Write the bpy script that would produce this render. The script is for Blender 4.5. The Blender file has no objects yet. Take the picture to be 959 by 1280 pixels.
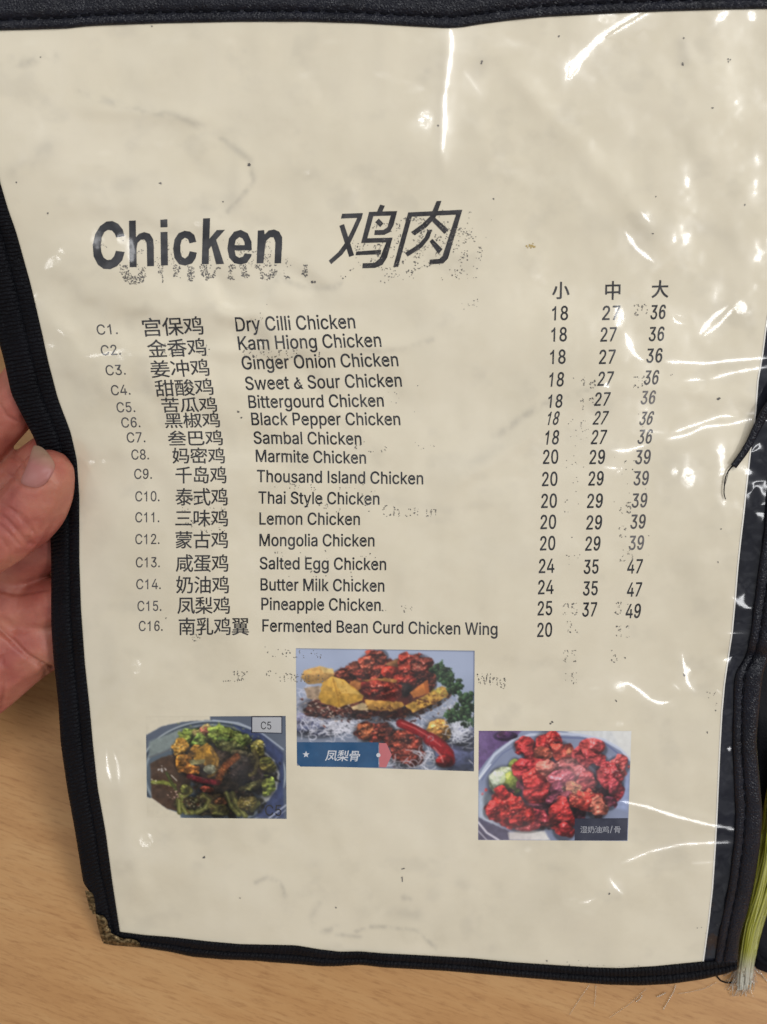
import bpy, bmesh, math, random
import numpy as np
from mathutils import Vector, Matrix
from mathutils.bvhtree import BVHTree

random.seed(7)
RNG = np.random.default_rng(11)
S = bpy.context.scene
COL = S.collection

# ------------------------------------------------------------------ camera
FPX, CX, CY = 1150.0, 479.5, 640.0            # focal length and centre of the photograph, in its own pixels
PITCH = math.radians(12)
CAM_Z = 0.3745
cam = bpy.data.cameras.new('camera')
cam.sensor_fit = 'VERTICAL'
cam.sensor_height = 36.0
cam.lens = 36.0 * FPX / 1280.0
cam.clip_start, cam.clip_end = 0.01, 50
cam_ob = bpy.data.objects.new('camera', cam)
COL.objects.link(cam_ob)
cam_ob.location = (0, 0, CAM_Z)
cam_ob.rotation_euler = (PITCH, 0, 0)
S.camera = cam_ob
cam.dof.use_dof = True
cam.dof.focus_distance = 0.282
cam.dof.aperture_fstop = 22

# ------------------------------------------------------------------ room light
w = bpy.data.worlds.new('World')
S.world = w
w.use_nodes = True
nt = w.node_tree                       # the dim room around the table: pale and dark patches of walls and ceiling
tcw = nt.nodes.new('ShaderNodeTexCoord'); nw = nt.nodes.new('ShaderNodeTexNoise'); rw = nt.nodes.new('ShaderNodeValToRGB')
nw.inputs['Scale'].default_value = 2.3; nw.inputs['Detail'].default_value = 2.5
rw.color_ramp.elements[0].position = 0.36; rw.color_ramp.elements[0].color = (0.055, 0.055, 0.06, 1)
rw.color_ramp.elements[1].position = 0.68; rw.color_ramp.elements[1].color = (0.86, 0.88, 0.92, 1)
nt.links.new(tcw.outputs['Generated'], nw.inputs['Vector']); nt.links.new(nw.outputs[0], rw.inputs[0]); nt.links.new(rw.outputs[0], nt.nodes['Background'].inputs[0])
nt.nodes['Background'].inputs[1].default_value = 0.62
S.view_settings.view_transform = 'Standard'
S.view_settings.look = 'None'
S.view_settings.exposure = 0.0
S.view_settings.gamma = 1.0
S.cycles.use_denoising = True
S.cycles.max_bounces = 8
S.render.resolution_x, S.render.resolution_y = 767, 1024

PAGE_MID = np.array((0.0, 0.0, 0.085))
LAMPS = []
def tube_lamp(loc, along, length, width, radiance, color):
    """a ceiling tube lamp, a long area lamp turned towards the table; power from its radiance"""
    L = bpy.data.lights.new('ceiling_tube', 'AREA')
    L.shape = 'RECTANGLE'
    L.size, L.size_y = length, width
    L.energy = radiance * math.pi * length * width
    L.color = color
    o = bpy.data.objects.new('ceiling_tube', L)
    COL.objects.link(o)
    loc = np.array(loc, float); along = np.array(along, float)
    z = loc - PAGE_MID; z /= np.linalg.norm(z)
    x = along - z * (along @ z); x /= np.linalg.norm(x); y = np.cross(z, x)
    m = Matrix.Identity(4)
    for k in range(3): m[k][0], m[k][1], m[k][2], m[k][3] = x[k], y[k], z[k], loc[k]
    o.matrix_world = m
    LAMPS.append([loc + x * t * length * 0.42 for t in np.linspace(-1, 1, 13)])
WHITE = (0.985, 0.99, 1.0)
tube_lamp((1.75, -1.25, 1.60), (1, 0, 0), 1.2, 0.12, 22.5, WHITE)
tube_lamp((0.35, 0.40, 1.75), (1, 0, 0), 1.2, 0.12, 22.5, WHITE)
tube_lamp((1.25, -0.50, 1.70), (0, 1, 0), 1.2, 0.12, 22.5, WHITE)
tube_lamp((-1.35, -0.30, 1.70), (0, 1, 0), 1.2, 0.12, 9, WHITE)

# ------------------------------------------------------------------ photograph pixel -> point on the tilted page
_c, _s = math.cos(PITCH), math.sin(PITCH)
ROT = np.array(((1, 0, 0), (0, _c, -_s), (0, _s, _c)))
CAM = np.array((0, 0, CAM_Z))
N_CAM = np.array((0.0, -0.313, 0.9498))
N_CAM /= np.linalg.norm(N_CAM)
PAGE_N = ROT @ N_CAM
PAGE_D = -0.2658

def ray(px, py):
    px = np.asarray(px, float); py = np.asarray(py, float)
    r = np.stack([(px - CX) / FPX, -(py - CY) / FPX, -np.ones_like(px)], -1)
    return r @ ROT.T

def P(px, py, h=0.0):
    """point of the page plane seen at that place, raised h metres towards the viewer"""
    r = ray(px, py)
    nr = r @ PAGE_N
    t = PAGE_D / nr
    t = t - np.asarray(h, float) / np.abs(nr)
    return CAM + r * t[..., None]

def on_table(px, py, z=0.0):
    r = ray(px, py)
    t = (z - CAM_Z) / r[..., 2]
    return CAM + r * t[..., None]

# ------------------------------------------------------------------ noise
def _hash(ix, iy, seed):
    h = (ix.astype(np.int64) * 374761393 + iy.astype(np.int64) * 668265263 + seed * 982451653) & 0xffffffff
    h = ((h ^ (h >> 13)) * 1274126177) & 0xffffffff
    return ((h ^ (h >> 16)) & 0xffff) / 65535.0
def vnoise(x, y, seed=0):
    x = np.asarray(x, float); y = np.asarray(y, float)
    ix = np.floor(x); iy = np.floor(y)
    fx = x - ix; fy = y - iy
    fx = fx * fx * fx * (fx * (fx * 6 - 15) + 10); fy = fy * fy * fy * (fy * (fy * 6 - 15) + 10)
    ix = ix.astype(int); iy = iy.astype(int)
    a = _hash(ix, iy, seed); b = _hash(ix + 1, iy, seed); c = _hash(ix, iy + 1, seed); d = _hash(ix + 1, iy + 1, seed)
    return (a * (1 - fx) + b * fx) * (1 - fy) + (c * (1 - fx) + d * fx) * fy
def fbm(x, y, seed=0, oct=4):
    v = 0; a = 0.5; n = 0
    for k in range(oct):
        v = v + a * vnoise(np.asarray(x) * 2 ** k + 17.3 * k, np.asarray(y) * 2 ** k - 9.1 * k, seed + k); n += a; a *= 0.5
    return v / n
def sstep(a, b, x):
    t = np.clip((np.asarray(x, float) - a) / (b - a), 0, 1)
    return t * t * (3 - 2 * t)

# ------------------------------------------------------------------ outlines of the page, in photograph pixels
PAPER_L = np.array([(-46, 0), (-40, 38), (-22, 130), (0, 228), (10, 262), (20, 290), (38, 355), (52, 415), (60, 452), (72, 498), (88, 540), (96, 575), (99, 620), (99, 700), (101, 760), (106, 830), (112, 885), (116, 930), (122, 985), (132, 1040), (140, 1100), (150, 1165), (155, 1200)], float)
OUTER_L = np.array([(-98, 0), (-92, 38), (-72, 130), (-50, 228), (-40, 262), (-32, 290), (-18, 355), (-5, 415), (5, 450), (14, 492), (29, 522), (44, 550), (56, 590), (62, 640), (64, 700), (64, 780), (67, 825), (73, 880), (76, 930), (84, 985), (94, 1040), (104.5, 1106), (113, 1114), (119.5, 1142), (129, 1178)], float)
TOP_IN = np.array([(-60, 39), (0, 38), (40, 37), (85, 35.5), (100, 33.5), (120, 32), (200, 29), (300, 27), (380, 27), (450, 29), (520, 33), (560, 35), (577, 34), (600, 30), (640, 25), (680, 21), (760, 17), (830, 14), (900, 12), (1010, 10)], float)
BOT_IN = np.array([(60, 1152), (150, 1165), (180, 1169), (213, 1171.5), (260, 1177), (300, 1180.5), (370, 1182), (400, 1187), (425, 1190), (450, 1189.5), (480, 1192), (520, 1194), (590, 1198), (640, 1203), (700, 1207), (740, 1209.5), (775, 1210.5), (820, 1208), (850, 1205), (880, 1202), (1000, 1190)], float)
BOT_OUT = np.array([(129, 1179), (140, 1181.5), (175, 1184), (213, 1190), (240, 1196), (280, 1199.5), (320, 1201), (340, 1203), (370, 1205), (400, 1208), (420, 1208), (450, 1206), (480, 1209.5), (510, 1211), (560, 1214), (640, 1221), (700, 1226), (760, 1231), (800, 1232), (840, 1230), (880, 1224), (905, 1218), (922, 1212)], float)
PAPER_R = np.array([(989, 0), (985, 150), (975, 300), (958, 410), (953.5, 445), (948, 475), (945, 515), (939, 560), (934.6, 600), (930, 644), (926, 678), (922.6, 710), (919, 755), (915.7, 790), (910.8, 822), (906, 855), (902.8, 890), (900, 940), (898.5, 975), (896.5, 1020), (894.4, 1060), (891, 1110), (886, 1155), (879.5, 1202), (877, 1215)], float)
STRIP_R = np.array([(1040, 0), (1020, 200), (995, 400), (975, 520), (959, 625), (955, 670), (951.8, 690), (948, 715), (945, 740), (942, 765), (938.5, 795), (933, 820), (921, 838), (918, 850), (917.4, 880), (916, 930), (917.4, 960), (919, 1000), (920, 1015), (918.7, 1050), (912.3, 1100), (905, 1140), (898.6, 1170), (893.4, 1202)], float)
GROOVE_R = np.array([(1056, 0), (1036, 200), (1010, 400), (989, 520), (974, 625), (969, 670), (965, 690), (961, 715), (958, 740), (954, 765), (950, 795), (943, 820), (932, 838), (930, 850), (928, 880), (927.2, 930), (929, 960), (932, 1000), (932.4, 1015), (929.5, 1055), (922, 1110), (913.4, 1150), (906.5, 1188), (903, 1206)], float)
OUTER_R = np.array([(1085, 0), (1065, 200), (1040, 400), (1018, 520), (1002, 625), (994, 670), (989, 690), (985, 715), (981, 740), (977, 765), (970, 795), (962, 820), (955, 838), (953, 850), (950, 880), (945.8, 925), (948, 955), (951.8, 1000), (953.5, 1015), (950, 1060), (943.5, 1100), (934.5, 1140), (925, 1170), (920.8, 1212)], float)

def xat(poly, y): return np.interp(y, poly[:, 1], poly[:, 0])
def yat(poly, x): return np.interp(x, poly[:, 0], poly[:, 1])

# ------------------------------------------------------------------ the bent page (metres above its plane)
def hgeom(px, py):
    px = np.asarray(px, float); py = np.asarray(py, float)
    dl = px - np.interp(py, PAPER_L[:, 1], PAPER_L[:, 0])
    grip = np.exp(-((py - 690) / 250.0) ** 2)
    k = np.clip(1 - dl / 190.0, 0, 1.25)
    h = -0.0085 * grip * k * k
    h = h + 0.006 * sstep(420, 0, py) * np.clip(1 - dl / 420.0, 0, 1.3) ** 2           # top left corner lifts
    h = h - 0.0045 * np.clip((py - 780) / 420.0, 0, 1.1) ** 2 * np.clip(1 - dl / 560.0, 0, 1.15) ** 1.5
    h = h - 0.0060 * np.clip((py - 500) / 700.0, 0, 1.1) ** 2 + 0.0030 * np.clip((px - 300) / 600.0, 0, 1.2) ** 2
    h = h + 0.0011 * np.sin((px * 0.9 + py * 0.35) / 95.0 + 1.0) * sstep(900, 1150, py)
    # soft buckles of paper and film
    h = h + 0.0026 * (fbm(px / 150, py / 170, 3, 2) - 0.5) + 0.00115 * (fbm(px / 52 + 3, py / 60, 9, 2) - 0.5)
    lw = np.exp(-((px - 250) / 190.0) ** 2 - ((py - 430) / 130.0) ** 2)
    h = h + lw * 0.0011 * np.sin((py - 0.28 * px) / 17.0 + 1.6 * fbm(px / 60, py / 60, 21, 2) * 3)
    # long folds that run to the right edge, and the crease below the title
    for (x0, y0, x1, y1, ww, a) in ((560, 610, 760, 480, 12, 0.00042), (760, 480, 950, 500, 14, 0.00035), (640, 90, 830, 300, 16, 0.00035), (250, 440, 520, 430, 10, 0.0003),
                                    (560, 35, 553, 215, 9, 0.00028), (150, 960, 175, 1120, 16, 0.0005), (90, 130, 260, 150, 13, 0.0003), (300, 180, 300, 262, 12, 0.0003), (780, 1000, 930, 1040, 11, 0.0003)):
        dx, dy = x1 - x0, y1 - y0; L = math.hypot(dx, dy)
        s = ((px - x0) * dx + (py - y0) * dy) / L; d = ((px - x0) * dy - (py - y0) * dx) / L
        h = h + 1.6 * a * np.exp(-(d / ww) ** 2) * sstep(-20, 25, s) * sstep(L + 20, L - 25, s)
    # dent across the right-hand binding
    h = h - 0.0022 * np.exp(-((py - 822) / 11.0) ** 2) * sstep(880, 930, px)
    return h

def PG(px, py, lift=0.0):
    return P(px, py, hgeom(px, py) + lift)

# ------------------------------------------------------------------ the clear film over page and margin: small sharp creases
FX0, FY0, FST = -70.0, -2.0, 1.6
FNX, FNY = int(1110 / FST), int(1246 / FST)
GX, GY = np.meshgrid(FX0 + FST * np.arange(FNX), FY0 + FST * np.arange(FNY))
H0 = hgeom(GX, GY)
P0 = P(GX, GY, H0)
E_DU = P(GX + .5, GY, 0) - P(GX - .5, GY, 0)
E_DV = P(GX, GY + .5, 0) - P(GX, GY - .5, 0)
G0Y, G0X = np.gradient(H0, FST)
G0Y *= 0.55; G0X *= 0.55          # the film is stretched: it follows the paper's buckles only partly

def need(px, py, lp):
    """slope (metres per pixel) at which the film mirrors that point of a lamp into the camera position of the photograph"""
    i = int(np.clip((py - FY0) / FST, 0, FNY - 1)); j = int(np.clip((px - FX0) / FST, 0, FNX - 1))
    p = P0[i, j]; v = CAM - p; v /= np.linalg.norm(v)
    l = lp - p; l /= np.linalg.norm(l)
    hh = v + l; hh /= np.linalg.norm(hh); q = hh @ PAGE_N
    return np.array((-(hh @ E_DU[i, j]) / q - G0X[i, j], -(hh @ E_DV[i, j]) / q - G0Y[i, j]))

def slope0(px, py):
    i = int(np.clip((py - FY0) / FST, 0, FNY - 1)); j = int(np.clip((px - FX0) / FST, 0, FNX - 1))
    return np.array((G0X[i, j], G0Y[i, j]))

def best(px, py, k, n=None):
    """the point of lamp k that asks for the smallest slope, or for one straight across the direction n"""
    gs = [need(px, py, lp) for lp in LAMPS[k]]
    c = [np.hypot(*g) if n is None else np.hypot(*g) * 0.25 + 2.0 * abs(g[0] * -n[1] + g[1] * n[0]) for g in gs]
    i = int(np.argmin(c)); return gs[i], c[i], i

def pick(px, py, n=None):
    return int(np.argmin([best(px, py, k, n)[1] for k in range(len(LAMPS))]))

def box(x0, x1, y0, y1):
    j0 = max(0, int((x0 - FX0) / FST)); j1 = min(FNX, int((x1 - FX0) / FST) + 2)
    i0 = max(0, int((y0 - FY0) / FST)); i1 = min(FNY, int((y1 - FY0) / FST) + 2)
    return slice(i0, i1), slice(j0, j1)

_rip = 0.0009 * (fbm(GX / 46 + 5, GY / 40, 71, 2) - .5) + 0.00018 * (fbm(GX / 17, GY / 15 + 8, 72, 2) - .5)
FGY, FGX = np.gradient(_rip, FST)
_mg = 1 + 2.2 * sstep(-4, 6, GX - xat(PAPER_R, GY)); FGX = FGX * _mg; FGY = FGY * _mg
RPX, RPY, FW = FGX.copy(), FGY.copy(), np.zeros_like(H0)
def lay(sl, wt, gx, gy):
    """set the slope where this crease outweighs those already there"""
    b = wt >= FW[sl]; gx = gx - G0X[sl]; gy = gy - G0Y[sl]          # gx, gy: the whole slope, bent page included
    FGX[sl] = np.where(b, wt * gx + (1 - wt) * RPX[sl], FGX[sl]); FGY[sl] = np.where(b, wt * gy + (1 - wt) * RPY[sl], FGY[sl]); FW[sl] = np.maximum(FW[sl], wt)
#        # slopes of the film's small creases, metres per pixel
def crease(pts, wd=5.0, amp=1.0, end=6.0):
    """a crease of the film along a polyline: a narrow flank tilted towards a ceiling lamp"""
    pts = np.array(pts, float); wd = wd * 0.82
    seg = np.hypot(*np.diff(pts, axis=0).T); cum = np.concatenate([[0], np.cumsum(seg)]); L = cum[-1]
    n = max(5, int(L / 4)); s = np.linspace(0, L, n)
    q = np.stack([np.interp(s, cum, pts[:, 0]), np.interp(s, cum, pts[:, 1])], -1)
    q[1:-1] = (q[:-2] + 2 * q[1:-1] + q[2:]) / 4
    tg = np.gradient(q, axis=0); tg /= np.linalg.norm(tg, axis=1)[:, None]
    nn = np.stack([-tg[:, 1], tg[:, 0]], -1)
    k = pick(*q[n // 2], nn[n // 2])
    ix = np.array([best(x, y, k, m_)[2] for (x, y), m_ in zip(q, nn)], float)
    for _ in range(6): ix[1:-1] = (ix[:-2] + 2 * ix[1:-1] + ix[2:]) / 4
    lp = [LAMPS[k][int(i)] * (1 - i % 1) + LAMPS[k][min(int(i) + 1, 12)] * (i % 1) for i in ix]
    g = np.array([need(x, y, l_) + slope0(x, y) for (x, y), l_ in zip(q, lp)]) * amp
    m = 11 * wd
    sl = box(q[:, 0].min() - m, q[:, 0].max() + m, q[:, 1].min() - m, q[:, 1].max() + m)
    X, Y = GX[sl], GY[sl]
    bd = np.full(X.shape, 1e9); bs = np.zeros(X.shape)
    for i in range(n - 1):
        dx, dy = q[i + 1] - q[i]; l = math.hypot(dx, dy)
        t = np.clip(((X - q[i, 0]) * dx + (Y - q[i, 1]) * dy) / (l * l), 0, 1)
        d2 = (X - q[i, 0] - t * dx) ** 2 + (Y - q[i, 1] - t * dy) ** 2
        b = d2 < bd; bd = np.where(b, d2, bd); bs = np.where(b, s[i] + t * l, bs)
    w_ = wd * (0.55 + 0.45 * sstep(0, end * 2, bs) * sstep(L, L - end * 2, bs)) * (0.8 + 0.4 * vnoise(bs / 9.0 + L, bs * 0, 5))
    wt = np.maximum(np.exp(-bd / (2 * w_ * w_)), .66 * np.exp(-bd / (2 * (3.4 * w_) ** 2))) * (0.93 + 0.07 * sstep(0, end, bs) * sstep(L, L - end, bs))
    lay(sl, wt, np.interp(bs, s, g[:, 0]), np.interp(bs, s, g[:, 1]))

def dimple(px, py, rx, ry=None, amp=1.0, rough=0.5, seed=0):
    """a small rumpled spot of film facing a lamp"""
    ry = ry or rx
    g = (best(px, py, pick(px, py))[0] + slope0(px, py)) * amp
    m = 7 * max(rx, ry); sl = box(px - m, px + m, py - m, py + m)
    X, Y = GX[sl] - px, GY[sl] - py
    rr_ = (X / rx) ** 2 + (Y / ry) ** 2
    wt = np.maximum(np.minimum(1, 1.7 * np.exp(-rr_ / 2)), .78 * np.exp(-rr_ / 9))
    wt = wt * (1 - .35 * rough * fbm(X / 4.0 + seed, Y / 4.0, 40 + seed, 2))
    j = np.hypot(*g) * .16
    lay(sl, wt, g[0] + j * (vnoise(X / 3.4, Y / 3.4, 140 + seed) - .5), g[1] + j * (vnoise(X / 3.4, Y / 3.4, 170 + seed) - .5))

CREASES = [
 ([(562.4, 33), (565.5, 55), (561, 90), (555.5, 125), (556, 150), (553.4, 190)], 7, 1),
 ([(805, 13), (781, 25.7), (754, 43), (735, 62), (718, 82), (712, 96)], 9, 1),
 ([(818, 12), (790, 28), (760, 46)], 6, .97),
 ([(581, 90), (601, 117)], 6, .9), ([(782, 290), (795, 310), (817, 327)], 7, 1), ([(802, 265), (812, 277)], 4, 1),
 ([(782, 417), (787, 430), (795, 445), (804, 450.5)], 6, 1),
 ([(841, 393), (841, 400), (848, 404.6), (857, 404.6)], 4, 1), ([(845, 393), (855, 396)], 4, 1),
 ([(875.5, 417), (889.5, 398), (910, 382)], 5, 1), ([(881, 419), (901, 404), (918, 384)], 5, 1),
 ([(832.8, 452), (854.6, 453), (883.7, 454.4), (912.8, 450.6), (975, 446)], 6, 1),
 ([(856, 476), (872, 474), (880.8, 475.3)], 4, 1), ([(888, 474), (912.8, 466.6), (972, 456)], 5, 1),
 ([(840, 540.8), (866, 532), (901, 519.8), (921.5, 520.4)], 4.5, 1), ([(934, 517), (950, 516)], 4, 1),
 ([(834, 549), (860, 543.7), (880.8, 533.5), (912.8, 530.6), (938, 523.9), (968, 526)], 5, 1),
 ([(800.7, 537.8), (828.4, 540.8)], 5, .95), ([(765.8, 562.6), (781.8, 564), (796.4, 559.7), (809.5, 555.3)], 5.5, 1),
 ([(755.6, 583.8), (776, 586.7)], 4, 1), ([(772, 590), (778, 585)], 4, 1),
 ([(916, 746.6), (929.4, 757.3), (945, 763)], 4.5, 1), ([(906, 791.5), (938, 790)], 3.5, 1),
 ([(853, 818), (854.6, 828), (858, 843), (859.6, 854.7), (868, 863)], 5, 1), ([(843, 856), (850, 862)], 3.5, 1),
 ([(738, 861), (748, 860)], 4, 1), ([(768, 859.7), (784.7, 853), (799.7, 863), (813, 874.7), (826.3, 879.7), (837, 877)], 5, 1),
 ([(774.7, 1001), (806.3, 1007.8), (846.3, 1021), (886, 1031), (922, 1037.5)], 6, 1),
 ([(778, 1079), (813, 1064.3), (853, 1055.3), (892.8, 1053.3), (920, 1052.5)], 5.5, 1),
 ([(763, 1099), (768, 1107.6), (778, 1116.9)], 4.5, 1), ([(711, 1124.5), (720, 1123)], 3.5, 1),
 ([(725, 1128.5), (738, 1127), (745, 1122)], 4, 1), ([(866, 1079), (893, 1077.6)], 3.5, .96),
 ([(133, 936), (134.5, 961.6), (139.5, 978.5)], 5, 1), ([(141.6, 937.7), (147.5, 956), (149.3, 980)], 6, .97),
 ([(106, 446), (130, 443), (155, 437)], 6, .98), ([(896, 862), (903, 868)], 3.5, 1),
]
DIMPLES = [(532, 150, 8, 11, .97), (759, 22, 12, 7, .95), (940, 20, 5, 6, 1), (382, 214, 6, 6, 1), (774, 396, 6, 13, 1), (926, 384, 7, 8, 1), (860, 598, 8, 11, 1), (859, 842, 5, 9, 1),
           (775, 858, 7, 6, .98), (122, 300, 8, 11, .98), (152, 298, 6, 7, .98), (183, 1050, 9, 9, 1), (248, 280, 5, 4, .95), (205, 180, 12, 4, .93), (171, 834, 6, 9, .95), (115, 578, 4, 3, 1),
           (130, 576, 4, 3, .97), (912, 936, 3, 3, 1), (843, 590, 4, 5, 1), (775, 905, 4, 3, .95), (660, 1062, 4, 3, .93)]
for pts, wd, amp in CREASES: crease(pts, wd, amp)
for i, (x, y, rx, ry, amp) in enumerate(DIMPLES): dimple(x, y, rx, ry, amp, 0.5, i)
FN = np.cross(E_DV + PAGE_N * (G0Y + FGY)[..., None], E_DU + PAGE_N * (G0X + FGX)[..., None])
FN /= np.linalg.norm(FN, axis=-1)[..., None]
if (FN[FNY // 2, FNX // 2] @ PAGE_N) < 0: FN = -FN

def film_normal(px, py):
    fx = np.clip((np.asarray(px) - FX0) / FST, 0, FNX - 1.001); fy = np.clip((np.asarray(py) - FY0) / FST, 0, FNY - 1.001)
    j = fx.astype(int); i = fy.astype(int); a = (fx - j)[..., None]; b = (fy - i)[..., None]
    n = (FN[i, j] * (1 - a) + FN[i, j + 1] * a) * (1 - b) + (FN[i + 1, j] * (1 - a) + FN[i + 1, j + 1] * a) * b
    return n / np.linalg.norm(n, axis=-1)[..., None]

# ------------------------------------------------------------------ materials
class M:
    def __init__(s, name):
        s.m = bpy.data.materials.new(name); s.m.use_nodes = True
        s.t = s.m.node_tree; s.b = s.t.nodes['Principled BSDF']
    def n(s, typ, **kw):
        nd = s.t.nodes.new(typ)
        for k, v in kw.items():
            if k.startswith('i_'):
                key = k[2:]; nd.inputs[int(key) if key.isdigit() else key.replace('_', ' ')].default_value = v
            else: setattr(nd, k, v)
        return nd
    def l(s, a, b): s.t.links.new(a, b)
    def set(s, **kw):
        for k, v in kw.items(): s.b.inputs[k.replace('_', ' ')].default_value = v
        return s
    def ramp(s, fac, stops):
        r = s.n('ShaderNodeValToRGB'); e = r.color_ramp.elements
        while len(e) < len(stops): e.new(0.5)
        for k, (p, c) in enumerate(stops): e[k].position = p; e[k].color = (*c, 1) if len(c) == 3 else c
        s.l(fac, r.inputs[0]); return r.outputs[0]
    def mix(s, fac, a, b, mode='MIX'):
        x = s.n('ShaderNodeMix', data_type='RGBA', blend_type=mode)
        for sock, v in ((x.inputs[0], fac), (x.inputs[6], a), (x.inputs[7], b)):
            if isinstance(v, (int, float)): sock.default_value = v
            elif isinstance(v, tuple): sock.default_value = (*v, 1)
            else: s.l(v, sock)
        return x.outputs[2]

def film_coat(m, rough=0.115, dull=0.046):
    """the clear film lying on the thing: a coat whose bumps are the film's own creases"""
    a = m.n('ShaderNodeAttribute', attribute_name='film')
    v = m.n('ShaderNodeVectorTransform', vector_type='NORMAL', convert_from='OBJECT', convert_to='WORLD')
    m.l(a.outputs['Vector'], v.inputs[0]); m.l(v.outputs[0], m.b.inputs['Coat Normal'])
    m.set(Coat_Weight=1.0, Coat_Roughness=rough, Coat_IOR=1.5)
    m.b.inputs['Specular IOR Level'].default_value = 0.0
    m.b.inputs['Roughness'].default_value = 0.9
    g = m.n('ShaderNodeBsdfGlossy', i_Roughness=0.36); tcg = m.n('ShaderNodeTexCoord'); ng = m.n('ShaderNodeTexNoise', i_Scale=26.0, i_Detail=5.0, i_Roughness=0.62); m.l(tcg.outputs['Object'], ng.inputs['Vector']); m.l(m.ramp(ng.outputs[0], [(0.36, (dull * .35,) * 3), (0.68, (dull * 2.0,) * 3)]), g.inputs['Color']); m.l(v.outputs[0], g.inputs['Normal'])   # the film's dull, scuffed share
    ad = m.n('ShaderNodeAddShader'); m.l(m.b.outputs[0], ad.inputs[0]); m.l(g.outputs[0], ad.inputs[1])
    m.l(ad.outputs[0], m.t.nodes['Material Output'].inputs['Surface'])

# cream paper with greasy smears and crease shade put into its colour
mp = M('cream_paper'); film_coat(mp)
tc = mp.n('ShaderNodeTexCoord')
n1 = mp.n('ShaderNodeTexNoise', i_Scale=16.0, i_Detail=5.0, i_Roughness=0.6); mp.l(tc.outputs['Object'], n1.inputs['Vector'])
n2 = mp.n('ShaderNodeTexNoise', i_Scale=55.0, i_Detail=6.0, i_Roughness=0.7); mp.l(tc.outputs['Object'], n2.inputs['Vector'])
PAPER = (0.755, 0.672, 0.505)
c0 = mp.ramp(n1.outputs[0], [(0.30, tuple(x * 0.93 for x in PAPER)), (0.52, PAPER), (0.75, (0.77, 0.69, 0.53))])
c1 = mp.ramp(n2.outputs[0], [(0.26, (0.92, 0.915, 0.91)), (0.45, (1, 1, 1))])
cc = mp.mix(0.55, c0, c1, 'MULTIPLY')
ga = mp.n('ShaderNodeAttribute', attribute_name='grime_shade')
sp = mp.n('ShaderNodeSeparateXYZ'); mp.l(ga.outputs['Vector'], sp.inputs[0])
cc = mp.mix(sp.outputs[0], cc, (0.235, 0.215, 0.185))
mp.l(cc, mp.b.inputs['Base Color'])
MAT_PAPER = mp.m

def flat_coated(name, col, alt=None, scale=900.0):
    m = M(name); film_coat(m)
    if alt:
        t = m.n('ShaderNodeTexCoord'); n = m.n('ShaderNodeTexNoise', i_Scale=scale, i_Detail=3.0); m.l(t.outputs['Object'], n.inputs['Vector'])
        m.l(m.ramp(n.outputs[0], [(0.46, col), (0.70, alt)]), m.b.inputs['Base Color'])
    else: m.b.inputs['Base Color'].default_value = (*col, 1)
    return m.m
MAT_INK = flat_coated('black_print', (0.009, 0.009, 0.012), (0.050, 0.048, 0.050), 170)
MAT_CODE = flat_coated('grey_print', (0.055, 0.050, 0.050), (0.10, 0.09, 0.09), 600)
MAT_PALE = flat_coated('worn_grey_print', (0.11, 0.10, 0.10), (0.22, 0.20, 0.185), 700)
MAT_HAN = flat_coated('dark_brush_print', (0.018, 0.016, 0.017), (0.045, 0.040, 0.040), 500)
MAT_GHOST = flat_coated('ink_left_on_film', (0.10, 0.09, 0.08), (0.28, 0.25, 0.21), 1500)
MAT_BLUE = flat_coated('blue_print', (0.010, 0.072, 0.175), (0.014, 0.085, 0.20), 300)
MAT_PINK = flat_coated('pink_print', (0.55, 0.155, 0.165))
MAT_WHITE = flat_coated('white_print', (0.62, 0.63, 0.66))
MAT_DARKTAG = flat_coated('charcoal_print', (0.030, 0.032, 0.055), (0.040, 0.042, 0.068), 250)
MAT_TAGTEXT = flat_coated('pale_grey_print', (0.42, 0.42, 0.45))
MAT_GREYTAG = flat_coated('light_grey_print', (0.46, 0.46, 0.47))
MAT_YELLOW = flat_coated('yellow_stain', (0.48, 0.34, 0.12))
MAT_EDGE = flat_coated('paper_cut_edge', (0.80, 0.76, 0.68))

mf = M('printed_food_photo'); film_coat(mf)
a = mf.n('ShaderNodeAttribute', attribute_name='print'); mf.l(a.outputs['Color'], mf.b.inputs['Base Color'])
MAT_PHOTO = mf.m

# black sleeve margin under film
ms = M('black_sleeve_margin'); film_coat(ms, 0.115, 0.012)
t = ms.n('ShaderNodeTexCoord'); n = ms.n('ShaderNodeTexNoise', i_Scale=90.0, i_Detail=5.0)
mpn = ms.n('ShaderNodeMapping'); mpn.inputs['Scale'].default_value = (1, 0.18, 0.18); ms.l(t.outputs['Object'], mpn.inputs[0]); ms.l(mpn.outputs[0], n.inputs['Vector'])
ms.l(ms.ramp(n.outputs[0], [(0.35, (0.006, 0.0065, 0.010)), (0.7, (0.016, 0.017, 0.026))]), ms.b.inputs['Base Color'])
MAT_MARGIN = ms.m

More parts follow.
